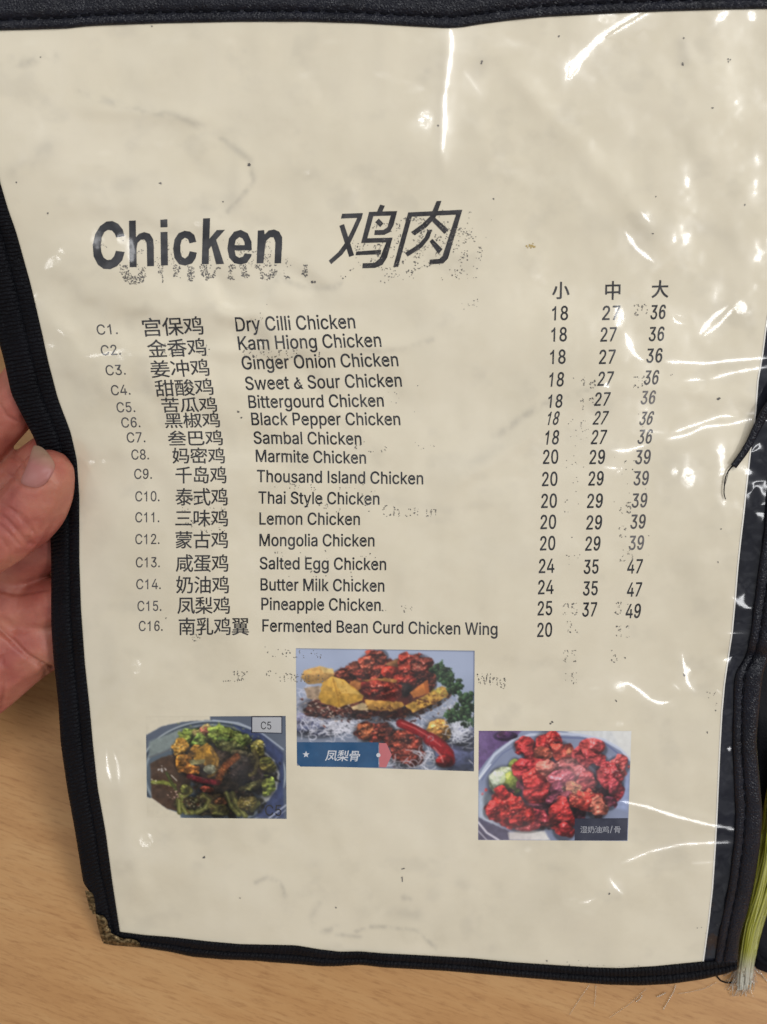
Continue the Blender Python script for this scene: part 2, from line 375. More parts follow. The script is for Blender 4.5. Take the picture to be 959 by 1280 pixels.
def leather(name, dark, light, scale, rough=0.5, bump=0.6, rib=0.0, spec=0.5):
    m = M(name)
    uv = m.n('ShaderNodeUVMap', uv_map='UVMap')
    v = m.n('ShaderNodeTexVoronoi', feature='DISTANCE_TO_EDGE', i_Scale=scale); m.l(uv.outputs[0], v.inputs['Vector'])
    n = m.n('ShaderNodeTexNoise', i_Scale=scale * 0.35, i_Detail=4.0); m.l(uv.outputs[0], n.inputs['Vector'])
    nb = m.n('ShaderNodeTexNoise', i_Scale=70.0, i_Detail=4.0); m.l(uv.outputs[0], nb.inputs['Vector'])
    h = m.n('ShaderNodeMath', operation='MULTIPLY_ADD', i_1=0.7); m.l(n.outputs[0], h.inputs[0]); m.l(v.outputs['Distance'], h.inputs[2])
    hv = h.outputs[0]
    if rib:
        wv = m.n('ShaderNodeTexWave', wave_type='BANDS', bands_direction='Y', i_Scale=scale * 0.2, i_Distortion=3.5, i_Detail=2.0); wv.inputs['Detail Scale'].default_value = 2.0
        m.l(uv.outputs[0], wv.inputs['Vector'])
        h2 = m.n('ShaderNodeMath', operation='MULTIPLY_ADD', i_1=rib); m.l(wv.outputs['Fac'], h2.inputs[0]); m.l(hv, h2.inputs[2]); hv = h2.outputs[0]
    b = m.n('ShaderNodeBump', i_Strength=bump, i_Distance=0.00035); m.l(hv, b.inputs['Height']); m.l(b.outputs[0], m.b.inputs['Normal'])
    m.l(m.ramp(nb.outputs[0], [(0.35, dark), (0.65, light)]), m.b.inputs['Base Color'])
    m.set(Roughness=rough); m.b.inputs['Specular IOR Level'].default_value = spec
    return m.m
MAT_LEATHER = leather('black_grained_leatherette', (0.0032, 0.0036, 0.0075), (0.0065, 0.0072, 0.0140), 1150, 0.36, 1.0, spec=0.34)
MAT_WOVEN = leather('black_woven_tape', (0.0018, 0.002, 0.0034), (0.004, 0.0043, 0.0068), 1300, 0.55, 1.0, 0.8, spec=0.15)
MAT_BACK = leather('black_cover_board', (0.004, 0.004, 0.006), (0.007, 0.007, 0.010), 900, 0.6, 0.4, spec=0.15)
mt = M('black_thread'); mt.set(Base_Color=(0.005, 0.005, 0.007, 1), Roughness=0.8); mt.b.inputs['Specular IOR Level'].default_value = 0.1; MAT_THREAD = mt.m
mt = M('grey_worn_thread'); mt.set(Base_Color=(0.013, 0.013, 0.016, 1), Roughness=0.8); MAT_WORN = mt.m
mt = M('clear_plastic_fibre'); mt.set(Base_Color=(0.80, 0.74, 0.62, 1), Roughness=0.15, Transmission_Weight=0.75); MAT_FIBRE = mt.m

mb = M('tarnished_brass')
t = mb.n('ShaderNodeTexCoord'); n = mb.n('ShaderNodeTexNoise', i_Scale=900.0, i_Detail=4.0); mb.l(t.outputs['Object'], n.inputs['Vector'])
mb.l(mb.ramp(n.outputs[0], [(0.36, (0.05, 0.033, 0.014)), (0.55, (0.22, 0.15, 0.07)), (0.72, (0.50, 0.38, 0.20))]), mb.b.inputs['Base Color'])
b = mb.n('ShaderNodeBump', i_Strength=0.6, i_Distance=0.0004); mb.l(n.outputs[0], b.inputs['Height']); mb.l(b.outputs[0], mb.b.inputs['Normal'])
mb.set(Metallic=0.85, Roughness=0.42); MAT_BRASS = mb.m

# oak laminate
mw = M('oak_laminate')
t = mw.n('ShaderNodeTexCoord')
def grain(lx, ly, detail, rough, dist=0.0):
    mpn = mw.n('ShaderNodeMapping', vector_type='TEXTURE'); mpn.inputs['Rotation'].default_value = (0, 0, math.radians(-17)); mpn.inputs['Scale'].default_value = (lx, ly, 1)
    mw.l(t.outputs['Object'], mpn.inputs[0])
    n = mw.n('ShaderNodeTexNoise', i_Scale=1.0, i_Detail=detail, i_Roughness=rough, i_Distortion=dist); mw.l(mpn.outputs[0], n.inputs['Vector']); return n
n1 = grain(0.085, 0.011, 6.0, 0.66, 0.4)
n2 = grain(0.0085, 0.0011, 5.0, 0.70)
n3 = mw.n('ShaderNodeTexNoise', i_Scale=14.0, i_Detail=3.0); mw.l(t.outputs['Object'], n3.inputs['Vector'])
ca = mw.ramp(n1.outputs[0], [(0.28, (0.43, 0.218, 0.080)), (0.50, (0.52, 0.283, 0.112)), (0.72, (0.575, 0.338, 0.145))])
cb = mw.ramp(n2.outputs[0], [(0.30, (0.42, 0.28, 0.20)), (0.50, (1, 1, 1))])
cw = mw.mix(0.45, ca, cb, 'MULTIPLY')
cd = mw.ramp(n3.outputs[0], [(0.35, (0.94, 0.90, 0.84)), (0.65, (1, 1, 1))])
cw = mw.mix(0.9, cw, cd, 'MULTIPLY')
mw.l(cw, mw.b.inputs['Base Color']); mw.set(Roughness=0.42); mw.b.inputs['Specular IOR Level'].default_value = 0.35
b = mw.n('ShaderNodeBump', i_Strength=0.15, i_Distance=0.0002); mw.l(n2.outputs[0], b.inputs['Height']); mw.l(b.outputs[0], mw.b.inputs['Normal'])
MAT_WOOD = mw.m

# skin
mk = M('skin')
t = mk.n('ShaderNodeTexCoord')
n1 = mk.n('ShaderNodeTexNoise', i_Scale=75.0, i_Detail=4.0); mk.l(t.outputs['Object'], n1.inputs['Vector'])
n2 = mk.n('ShaderNodeTexVoronoi', feature='DISTANCE_TO_EDGE', i_Scale=1500.0); mk.l(t.outputs['Object'], n2.inputs['Vector'])
n4 = mk.n('ShaderNodeTexNoise', i_Scale=420.0, i_Detail=3.0); mk.l(t.outputs['Object'], n4.inputs['Vector'])
ck = mk.ramp(n1.outputs[0], [(0.32, (0.36, 0.090, 0.068)), (0.52, (0.45, 0.145, 0.100)), (0.72, (0.49, 0.190, 0.122))])
ck = mk.mix(0.35, ck, mk.ramp(n4.outputs[0], [(0.35, (0.82, 0.74, 0.72)), (0.6, (1, 1, 1))]), 'MULTIPLY')
mk.l(ck, mk.b.inputs['Base Color'])
mk.set(Roughness=0.46, Subsurface_Weight=0.25, Subsurface_Scale=0.004); mk.b.inputs['Subsurface Radius'].default_value = (1.0, 0.32, 0.18)
b = mk.n('ShaderNodeBump', i_Strength=0.30, i_Distance=0.00025); mk.l(n2.outputs['Distance'], b.inputs['Height'])
b2 = mk.n('ShaderNodeBump', i_Strength=0.35, i_Distance=0.0006); mk.l(n4.outputs[0], b2.inputs['Height']); mk.l(b.outputs[0], b2.inputs['Normal']); mk.l(b2.outputs[0], mk.b.inputs['Normal'])
MAT_SKIN = mk.m
mn = M('fingernail')
at = mn.n('ShaderNodeAttribute', attribute_name='tip')
sx = mn.n('ShaderNodeSeparateXYZ'); mn.l(at.outputs['Vector'], sx.inputs[0])
mn.l(mn.ramp(sx.outputs[0], [(0.0, (0.40, 0.165, 0.140)), (0.55, (0.39, 0.150, 0.130)), (0.78, (0.38, 0.195, 0.140)), (1.0, (0.37, 0.235, 0.155))]), mn.b.inputs['Base Color'])
mn.set(Roughness=0.42); MAT_NAIL = mn.m

# yellow-green plastic raffia
mr = M('yellow_green_raffia')
t = mr.n('ShaderNodeUVMap', uv_map='UVMap'); mpn = mr.n('ShaderNodeMapping'); mpn.inputs['Scale'].default_value = (40, 5, 1); mr.l(t.outputs[0], mpn.inputs[0])
n = mr.n('ShaderNodeTexNoise', i_Scale=6.0, i_Detail=4.0); mr.l(mpn.outputs[0], n.inputs['Vector'])
at = mr.n('ShaderNodeAttribute', attribute_name='tip'); sx = mr.n('ShaderNodeSeparateXYZ'); mr.l(at.outputs['Vector'], sx.inputs[0])
cr = mr.ramp(n.outputs[0], [(0.30, (0.13, 0.135, 0.010)), (0.50, (0.38, 0.37, 0.022)), (0.70, (0.66, 0.64, 0.20))])
cr = mr.mix(sx.outputs[0], cr, (0.55, 0.52, 0.42))
mr.l(cr, mr.b.inputs['Base Color']); mr.set(Roughness=0.28, Transmission_Weight=0.25, IOR=1.45); MAT_RAFFIA = mr.m

# outlines of the lettering: character, advance, contours (1000 units)
GLYPHS = '''
C 510 267,-7,186,7,150,25,104,63,70,115,53,157,40,254,53,352,92,429,150,484,225,512,267,516,317,511,362,496,393,478,427,447,448,418,473,348,408,348,389,395,357,428,315,449,267,456,223,450,172,424,141,391,118,348,106,295,106,213,119,160,141,117,172,85,210,63,252,54,292,55,337,69,369,90,394,121,408,160,473,160,448,91,402,38,341,5
D 502 219,0,96,0,96,57,254,60,288,68,331,89,354,110,379,149,394,198,399,255,385,345,354,399,320,428,291,441,221,452,93,452,93,509,273,505,334,488,385,455,423,409,442,372,458,306,462,255,449,159,433,119,398,68,351,31,312,14;125,509,125,0,60,0,60,509
K 467 104,145,104,216,174,303,288,426,364,509,448,509;60,0,60,509,125,509,124,280,125,0;372,0,188,259,228,309,449,0
G 520 269,-7,205,1,149,25,104,64,69,116,47,179,41,280,53,352,79,412,117,459,166,493,223,512,304,513,363,494,412,462,455,406,474,349,408,349,391,386,368,417,337,439,308,451,236,453,183,432,150,404,125,364,109,314,103,254,109,194,125,145,151,105,184,76,238,56,309,57,365,85,396,123,410,160,415,202,434,199,283,199,283,256,478,256,471,141,459,107,431,62,392,28,360,11,308,-4
S 447 224,-9,156,-1,91,31,51,83,38,137,104,137,118,95,150,66,194,52,246,50,295,64,329,92,345,130,340,168,322,189,296,205,163,246,98,279,76,301,60,326,53,387,62,425,75,448,125,491,195,514,275,511,329,491,369,459,394,415,401,378,337,378,326,412,291,444,254,456,204,457,167,448,134,424,117,391,119,352,131,334,162,311,312,264,366,232,399,189,407,161,408,125,386,64,349,25,294,0
B 456 60,0,60,509,274,507,317,496,359,469,381,442,394,410,395,344,387,320,368,295,315,267,378,234,411,184,417,149,416,111,406,77,386,48,344,18,284,2;125,57,264,58,320,73,344,96,355,126,354,153,342,184,313,213,279,228,125,231;125,285,247,286,281,293,308,309,323,326,336,372,330,403,320,421,283,446,240,452,125,452
M 628 60,0,60,509,152,509,280,179,322,49,307,49,342,158,476,509,568,509,568,0,504,0,506,413,507,457,513,457,470,328,342,0,286,0,167,300,112,457,119,457,120,409,122,0
T 449 32,452,32,509,96,509,417,509,417,452,257,452,257,0,193,0,193,452
L 393 60,0,60,509,125,509,125,57,361,57,361,0
P 445 60,0,60,509,254,508,305,499,332,487,366,462,396,417,408,363,404,304,390,265,366,233,332,207,289,191,109,186,109,242,245,243,279,248,318,272,342,319,339,385,324,416,305,434,257,451,125,452,125,0
F 410 60,0,60,509,369,509,369,452,125,452,125,278,346,278,346,221,125,221,125,0
W 686 155,0,16,509,82,509,170,171,197,40,189,40,209,137,306,509,380,509,497,40,488,40,504,120,603,509,670,509,530,0,455,0,362,345,338,475,350,475,330,371,230,0
E 419 60,0,60,509,372,509,372,452,125,452,125,286,355,286,355,229,125,229,125,57,375,57,375,0
H 517 60,0,60,509,125,509,125,289,392,289,392,509,457,509,457,0,392,0,392,232,303,232,125,232,125,0
O 533 267,-7,186,7,150,25,105,63,70,115,53,157,40,254,53,352,70,393,105,445,150,484,186,501,267,516,348,501,384,484,429,445,464,393,480,352,493,254,480,157,464,115,429,63,400,36,348,7;267,53,310,59,337,69,383,105,408,144,420,176,430,254,420,332,408,365,383,404,337,440,296,453,267,456,223,450,197,440,151,404,125,364,113,332,103,254,113,176,125,144,151,105,197,69,237,55
I 300 31,0,31,57,118,57,118,123,118,452,31,452,31,509,269,509,269,452,183,452,183,189,183,57,269,57,269,0
a 389 160,-9,94,5,54,36,32,84,36,146,58,179,100,203,265,235,274,246,275,272,256,311,220,329,163,327,118,301,100,274,41,291,57,322,79,346,104,364,143,378,215,383,263,372,300,350,322,320,335,278,337,0,277,0,277,52,272,52,252,25,229,8,199,-4;170,45,202,49,235,63,259,86,272,115,276,190,200,171,122,153,103,139,93,118,94,87,109,64,136,50
b 424 229,-8,198,-5,165,8,142,26,118,59,112,59,112,0,53,0,53,509,114,509,116,319,147,355,179,376,218,384,259,382,300,368,335,342,362,307,376,277,388,227,390,169,381,116,363,70,336,34,301,9,274,-2;220,47,262,55,301,88,320,128,328,189,320,250,301,290,262,322,220,330,178,322,140,291,121,252,113,189,121,126,140,86,179,55
c 396 207,-8,144,3,117,16,82,46,56,85,44,116,34,187,40,243,64,305,104,351,159,378,226,384,284,368,335,328,362,277,303,262,290,289,266,314,237,326,207,330,173,325,145,310,124,287,108,258,98,212,98,163,108,117,124,89,163,55,214,47,243,52,271,66,292,89,304,117,363,102,341,56,306,21,261,-1
d 424 195,-8,165,-6,124,9,89,34,62,70,43,116,35,169,36,227,48,277,62,307,89,342,124,368,165,382,207,384,245,376,278,355,308,319,311,509,372,509,372,0,313,0,313,59,307,59,282,26,259,8,227,-5;205,47,246,55,284,86,303,126,312,189,303,252,284,291,246,322,205,330,162,322,124,290,105,250,96,189,105,128,124,88,162,55
e 404 212,-8,161,-2,131,9,92,35,63,71,44,116,37,150,35,206,44,258,63,304,103,350,157,378,205,384,275,370,311,348,334,324,365,256,371,169,75,169,75,221,338,221,310,202,298,269,277,301,255,319,227,328,194,330,164,323,138,308,119,286,102,251,96,178,102,127,121,88,151,61,190,48,234,48,281,68,306,105,365,91,348,55,311,19,261,-3
g 425 207,-151,156,-146,114,-132,76,-104,51,-69,101,-41,131,-74,169,-93,222,-97,272,-82,298,-58,308,-34,311,68,272,28,227,8,165,7,113,27,80,53,63,77,43,120,36,154,39,246,49,278,71,320,90,342,125,368,152,378,196,384,253,373,279,356,313,319,313,379,372,379,372,-9,367,-54,350,-90,314,-124,265,-144;205,59,246,66,285,95,307,142,312,193,304,253,285,291,247,322,205,330,163,322,124,290,105,252,96,193,105,133,124,96,163,66
h 410 114,227,114,0,53,0,53,509,114,509,114,287,102,287,132,344,152,362,187,379,227,384,264,380,295,369,321,349,346,310,355,271,357,0,296,0,295,249,286,286,273,304,256,318,223,328,192,328,161,317,126,283
i 167 53,0,53,379,114,379,114,0;84,443,54,455,41,483,54,512,84,524,114,512,126,483,114,455
k 381 110,137,110,212,121,212,284,379,322,379,360,379,184,199,177,199;53,0,53,509,114,509,114,0;294,0,148,186,191,229,372,0
l 189 139,-2,101,3,82,13,62,37,53,71,53,509,114,509,114,99,120,62,135,53,170,54,181,3
m 610 53,0,53,379,112,379,112,295,108,295,118,323,144,358,180,379,219,386,257,380,287,361,314,320,321,295,312,295,322,321,343,350,398,381,437,386,468,383,506,367,529,346,550,307,556,269,557,0,496,0,493,279,473,313,447,326,419,330,395,328,368,316,349,296,338,270,335,0,274,0,272,280,265,297,246,317,199,330,171,326,145,312,126,289,117,266,114,0
n 410 114,227,114,0,53,0,53,379,112,379,112,287,102,287,132,344,152,362,187,379,227,384,264,380,295,369,321,349,346,310,355,271,357,0,296,0,295,249,286,286,273,304,256,318,223,328,192,328,161,317,126,283
o 415 207,-8,144,3,117,16,82,46,56,85,44,116,34,187,44,260,56,291,82,330,117,360,144,374,207,384,271,374,299,360,333,330,359,291,371,260,381,187,371,116,359,85,333,46,299,16,271,3;207,46,252,55,285,80,311,128,319,187,311,247,285,296,252,321,207,330,163,321,130,296,105,247,96,187,105,128,130,80,163,55
p 424 53,-143,53,379,112,379,112,319,118,319,152,360,188,379,245,384,287,374,325,352,354,320,376,277,385,245,390,189,385,133,370,84,346,45,313,16,288,3,218,-8,166,8,114,59,114,-143;220,47,262,55,301,88,320,128,328,189,320,250,301,290,262,322,220,330,178,322,140,291,121,252,113,189,121,126,140,86,179,55
r 259 53,0,53,379,112,379,115,321,130,347,161,373,191,383,243,384,243,322,198,325,166,318,140,301,122,277,114,237,114,0
s 365 182,-8,123,0,84,18,50,54,36,94,94,107,117,66,141,52,170,46,227,53,262,81,266,115,249,140,104,186,72,208,50,249,51,305,79,347,126,375,187,384,234,379,279,358,304,332,324,290,268,277,254,304,228,325,199,332,166,331,139,322,119,305,109,285,112,258,144,232,246,205,287,187,320,153,331,107,323,65,290,24,236,-2
t 227 204,379,204,327,6,327,6,379;65,471,126,471,128,76,136,61,150,53,202,54,213,2,172,-4,113,7,84,30,72,52,65,93
u 410 182,-5,135,2,106,16,75,48,60,82,53,139,53,379,114,379,114,130,130,84,164,56,200,50,242,58,268,77,287,105,296,142,296,379,357,379,357,0,298,0,298,92,307,92,301,75,267,25,234,5
w 567 138,0,23,379,87,379,161,107,175,41,165,41,252,379,316,379,392,91,402,41,391,41,413,135,480,379,545,379,429,0,368,0,277,338,291,338,199,0
y 389 47,-139,61,-86,99,-90,126,-78,145,-51,163,-1,17,379,84,379,173,132,206,21,184,21,220,144,305,379,371,379,196,-77,171,-113,139,-136,100,-145
& 448 197,-7,136,1,78,34,43,84,34,133,43,181,70,220,226,343,255,375,262,405,255,434,233,454,201,461,168,453,145,431,137,399,145,363,179,314,438,0,364,0,114,301,87,344,77,379,77,420,91,458,117,488,154,507,188,513,235,510,266,499,297,475,317,442,323,414,318,368,291,325,135,202,106,168,97,139,100,108,109,87,130,66,158,51,193,46,223,50,260,64,301,95,327,131,343,174,349,224,408,224,403,167,389,124,333,47,305,23,271,7
. 188 95,-4,63,9,50,41,63,73,95,87,128,73,141,41,128,9
0 453 227,-7,158,7,130,24,95,62,69,113,57,155,48,254,57,353,69,395,95,447,130,484,159,502,227,516,295,502,323,484,358,447,384,395,396,353,405,254,396,155,384,113,359,62,323,24,295,7;227,50,271,60,290,74,313,103,338,176,344,254,338,332,313,405,290,435,271,449,227,460,182,449,163,435,140,405,115,332,109,254,115,176,140,103,163,74,182,60
1 453 76,0,76,55,391,55,391,0;276,509,276,0,212,0,209,448,86,358,86,427,198,509
2 453 64,0,64,47,282,282,311,327,320,364,315,405,298,431,266,452,224,460,188,454,153,433,132,398,127,362,66,362,71,405,86,442,111,473,143,496,210,515,254,513,294,502,328,482,354,456,372,423,380,386,378,345,363,299,306,223,153,57,389,57,389,0
3 453 218,-7,146,5,98,30,57,79,44,132,109,132,122,93,150,66,191,52,239,51,283,65,315,93,328,125,326,172,311,204,284,229,229,246,157,248,157,273,157,299,288,452,70,452,70,509,372,509,372,461,211,278,211,289,279,286,321,269,354,244,387,186,393,145,387,103,362,55,321,19,266,-2
4 453 40,105,40,158,247,509,311,509,109,166,413,163,413,105;282,0,282,318,343,318,343,212,343,0
5 453 221,-7,165,1,108,32,71,82,60,130,122,130,138,89,181,57,221,50,259,56,298,82,322,122,327,173,318,212,283,257,238,275,176,271,128,246,98,249,67,253,96,509,366,509,366,452,151,452,134,301,170,322,212,333,252,332,294,321,330,299,358,269,379,231,388,199,391,163,385,117,352,52,296,8
6 453 226,-7,155,8,100,51,69,115,64,162,68,199,86,253,112,302,252,509,322,509,151,261,145,261,169,292,202,309,235,314,278,309,337,280,363,251,380,215,388,173,387,127,360,61,333,30,298,8;226,48,263,55,299,79,322,119,327,157,322,196,299,235,263,259,226,265,190,259,153,235,131,197,125,158,131,119,153,79,190,55
7 453 97,0,323,452,62,452,62,509,391,509,391,449,165,0
8 453 226,-7,163,1,101,33,62,84,52,135,58,176,81,220,117,252,153,265,109,289,80,330,70,380,79,429,98,460,134,492,184,511,226,516,269,511,317,492,354,460,373,429,382,380,372,330,343,289,300,265,335,252,372,220,395,176,401,135,391,84,352,33,289,1;226,49,267,54,307,74,331,106,337,139,330,173,305,208,265,230,226,235,187,230,147,208,122,173,115,139,121,106,145,74,185,54;226,290,260,294,293,313,314,344,319,376,314,407,294,437,260,455,226,460,192,455,159,437,138,407,133,376,138,344,159,313,193,294
9 453 226,516,298,501,352,458,384,393,389,347,385,309,367,256,340,207,200,0,130,0,301,248,307,248,283,217,251,200,218,195,175,199,116,229,90,258,72,294,64,336,66,382,92,448,120,479,155,501;226,460,190,454,154,429,131,390,125,352,131,313,154,274,190,250,226,243,263,249,299,273,322,312,327,350,322,390,299,429,263,454
/ 249 235,533,71,-76,14,-76,178,533
鸡 340 150,63,150,40,282,40,282,63;204,213,225,194,242,175,258,188,241,207,219,225;24,193,78,110,63,82,46,57,29,36,10,20,28,0,46,17,63,36,93,84,117,38,138,54,106,111,128,176,143,250,127,255,18,254,18,230,115,230,105,182,90,138,43,206;294,261,232,261,248,291,220,296,207,261,161,261,161,98,300,98,296,26,293,8,289,-1,285,-4,239,-3,244,-13,246,-25,289,-25,301,-22,311,-15,316,-3,320,19,326,119,186,119,186,240,280,240,276,185,270,165,263,162,233,162,239,141,278,142,291,150,296,160,300,179,305,261
宫 340 102,176,249,176,249,136,102,136;77,198,77,114,274,114,274,198;56,83,56,-28,81,-28,81,-15,272,-15,272,-27,298,-27,298,83;81,8,81,60,272,60,272,8;147,289,164,255,29,255,29,180,55,180,55,229,294,229,294,180,322,180,322,255,195,255,174,296
保 340 158,254,289,254,289,190,158,190;133,278,133,166,209,166,209,123,107,123,107,98,194,98,174,71,150,46,124,24,97,8,115,-13,141,5,166,27,189,53,209,81,209,-28,236,-28,236,82,255,54,277,28,301,5,325,-13,343,8,318,24,293,46,270,71,251,98,334,98,334,123,236,123,236,166,315,166,315,278;97,293,79,254,58,217,34,183,8,154,23,129,61,174,61,-27,86,-27,86,213,105,248,121,285
金 340 69,76,88,43,102,12,125,22,111,52,91,85;257,85,240,52,220,20,240,12,282,75;175,297,144,260,105,228,59,202,11,183,29,159,84,184,84,165,160,165,160,117,40,117,40,93,160,93,160,6,24,6,24,-18,327,-18,327,-6,327,6,188,6,188,93,311,93,311,117,188,117,188,165,265,165,265,187,294,172,322,160,340,183,299,199,258,220,221,246,190,274,199,286;261,189,93,189,137,219,175,255,215,220
香 340 98,39,257,39,257,6,98,6;98,58,98,89,257,89,257,58;72,111,72,-28,98,-28,98,-15,257,-15,257,-27,284,-27,284,111;272,292,227,282,171,275,48,265,55,243,161,250,161,214,20,214,20,190,133,190,107,166,77,144,45,126,13,112,30,91,66,108,101,131,134,158,161,188,161,120,188,120,188,188,217,160,250,134,285,112,321,95,338,116,306,129,274,147,243,167,217,190,331,190,331,214,188,214,188,253,244,261,292,271
姜 340 234,81,213,55,185,34,109,50,133,81;64,36,151,18,123,9,92,3,19,-5,29,-28,77,-23,119,-16,156,-5,189,8,251,-10,301,-28,329,-9,279,8,218,26,244,50,264,81,334,81,334,103,148,103,161,125,134,132,117,103,16,103,16,81,102,81;85,286,99,269,111,250,31,250,31,229,161,229,161,203,48,203,48,182,161,182,161,156,19,156,19,134,331,134,331,156,187,156,187,169,187,182,302,182,302,203,187,203,187,229,320,229,320,250,239,250,265,286,239,294,210,250,127,250,137,255,125,275,107,296
冲 340 19,256,52,227,78,199,98,218,71,246,37,273;13,22,37,6,69,61,99,120,78,136,45,74;207,202,207,118,144,118,144,202;233,202,299,202,299,118,233,118;207,294,207,229,118,229,118,70,144,70,144,92,207,92,207,-28,233,-28,233,92,299,92,299,71,326,71,326,229,233,229,233,294
甜 340 14,195,14,170,74,170,74,111,27,111,27,-24,51,-24,51,-3,124,-3,124,-16,148,-16,148,111,100,111,100,170,157,170,157,195,100,195,100,259,154,274,133,293,79,278,14,267,22,246,74,254,74,195;51,21,51,88,124,88,124,21;151,228,151,203,182,203,182,-28,208,-28,208,-8,284,-8,284,-27,311,-27,311,203,336,203,336,228,311,228,311,293,284,293,284,228,208,228,208,293,182,293,182,228;208,203,284,203,284,124,208,124;208,99,284,99,284,17,208,17
酸 340 262,186,294,152,319,121,338,134,311,165,279,198;217,195,191,162,161,133,178,116,210,149,239,187;179,197,206,202,298,211,309,190,330,203,321,220,280,278,261,268,286,232,212,227,235,254,256,285,229,293,218,274,195,243,184,230,171,222;221,93,287,93,272,67,252,44,234,66,220,91;227,147,214,124,198,101,180,81,161,64,180,47,204,72,218,50,234,29,197,7,157,-8,171,-28,213,-11,251,12,285,-10,324,-27,340,-5,302,8,270,28,285,45,299,64,310,85,319,108,303,115,235,114,250,140;42,55,134,55,134,19,42,19;42,75,42,105,51,96,64,112,72,130,77,149,78,194,97,194,97,161,98,117,101,111,106,108,134,107,134,75;16,280,16,258,59,258,59,216,22,216,22,-27,42,-27,42,-2,134,-2,134,-22,154,-22,154,216,116,216,116,258,159,258,159,280;77,216,77,258,98,258,98,216;42,108,42,194,63,194,62,152,59,137,53,122;112,194,134,194,134,123,129,123,114,123,112,125
苦 340 62,100,62,-28,88,-28,88,-11,266,-11,266,-27,293,-27,293,100,188,100,188,147,328,147,328,172,188,172,188,210,161,210,161,172,22,172,22,147,161,147,161,100;88,13,88,76,266,76,266,13;223,294,223,262,125,262,125,294,99,294,99,262,23,262,23,237,99,237,99,199,125,199,125,237,223,237,223,199,249,199,249,237,327,237,327,262,249,262,249,294
瓜 340 127,-12,149,-4,227,14,239,-23,262,-14,243,37,217,95,196,88,219,35,150,21,167,64,177,109,180,152,181,249,248,258,255,168,267,88,288,22,319,-29,339,-7,310,39,290,102,278,178,272,263,301,269,279,290,180,272,62,259,60,143,54,90,39,37,13,-11,34,-28,62,24,78,81,86,139,88,239,155,246,155,149,150,101,136,54,110,11
黑 340 99,244,113,217,121,191,139,199,131,223,116,250;230,250,218,222,203,195,220,188,251,242;119,32,125,-26,151,-23,149,4,144,34;191,31,202,1,210,-26,236,-20,228,7,216,36;262,32,288,1,307,-28,333,-19,312,11,286,41;59,41,42,8,20,-18,44,-29,67,0,84,35;79,259,161,259,161,182,79,182;188,259,268,259,268,182,188,182;19,78,19,55,331,55,331,78,188,78,188,110,301,110,301,132,188,132,188,160,294,160,294,281,54,281,54,160,161,160,161,132,48,132,48,110,161,110,161,78
椒 340 125,114,114,71,106,52,97,35,116,24,133,63,146,110;190,105,206,73,218,42,238,51,226,81,209,113;220,263,220,241,230,241,243,152,252,111,262,74,247,48,231,26,212,7,192,-8,209,-27,227,-13,244,4,273,45,295,4,321,-28,339,-10,323,6,310,25,287,71,302,110,315,155,324,205,331,260,317,264;252,241,306,241,295,166,276,104,262,169;155,287,155,166,104,166,104,143,157,143,156,4,152,2,124,2,132,-19,154,-19,169,-15,177,-7,180,6,180,143,232,143,232,166,179,166,179,215,224,215,224,236,179,236,179,287;56,294,56,227,18,227,18,202,54,202,46,166,35,131,23,99,10,73,22,48,41,89,56,142,56,-28,79,-28,79,61,79,149,101,100,114,120,79,181,79,202,113,202,113,227,79,227,79,294
叁 340 34,7,34,-15,319,-15,319,7;75,66,75,43,278,43,278,66;63,207,82,210,137,214,119,181,19,181,19,158,101,158,82,139,60,122,36,108,11,96,31,75,61,91,90,112,90,99,261,99,261,113,291,93,322,78,340,100,314,110,289,124,266,140,245,158,333,158,333,169,333,181,151,181,167,213,161,215,268,220,291,197,312,213,272,248,222,283,202,269,243,240,109,235,142,257,175,283,151,296,131,278,92,250,73,239,55,232;135,158,214,158,230,139,249,122,103,122
巴 340 159,151,72,151,72,248,159,248;186,151,186,248,273,248,273,151;45,274,45,39,49,9,61,-9,84,-18,120,-21,259,-21,293,-17,314,-5,326,18,332,54,305,64,301,35,293,17,280,7,258,5,118,5,94,6,80,11,73,22,72,38,72,125,273,125,273,107,300,107,300,274
妈 340 134,72,134,48,276,48,276,72;163,228,151,118,302,118,297,68,291,34,285,12,279,1,273,-3,227,-1,232,-13,234,-26,276,-26,289,-23,300,-15,308,-1,316,26,322,68,329,140,286,140,300,273,281,275,277,273,146,273,146,249,272,249,261,140,179,140,187,226;107,197,98,131,82,77,50,104,71,197;22,97,71,54,59,34,45,18,30,4,14,-7,29,-28,47,-16,63,-1,77,15,89,35,117,1,133,21,101,58,113,91,122,128,129,171,133,220,118,223,75,222,86,292,61,294,51,222,18,222,18,197,46,197
密 340 64,194,44,160,31,145,16,131,38,118,52,133,65,149,85,184;123,220,157,201,183,181,197,199,170,218,137,235;255,179,289,146,314,113,334,128,308,160,275,192;241,223,218,200,192,178,162,159,130,141,130,199,106,199,106,131,60,114,13,100,29,78,71,92,112,108,127,101,153,99,227,99,246,101,258,109,265,125,269,151,246,159,245,139,242,127,236,122,141,121,176,140,209,161,238,185,263,212;56,69,56,-12,270,-12,270,-27,296,-27,296,71,270,71,270,13,188,13,188,88,161,88,161,13,82,13,82,69;155,293,164,264,27,264,27,195,53,195,53,240,297,240,297,195,324,195,324,264,191,264,180,298
千 340 278,290,229,277,169,266,37,250,44,227,160,240,160,156,18,156,18,130,160,130,160,-28,188,-28,188,130,332,130,332,156,188,156,188,244,247,255,298,268
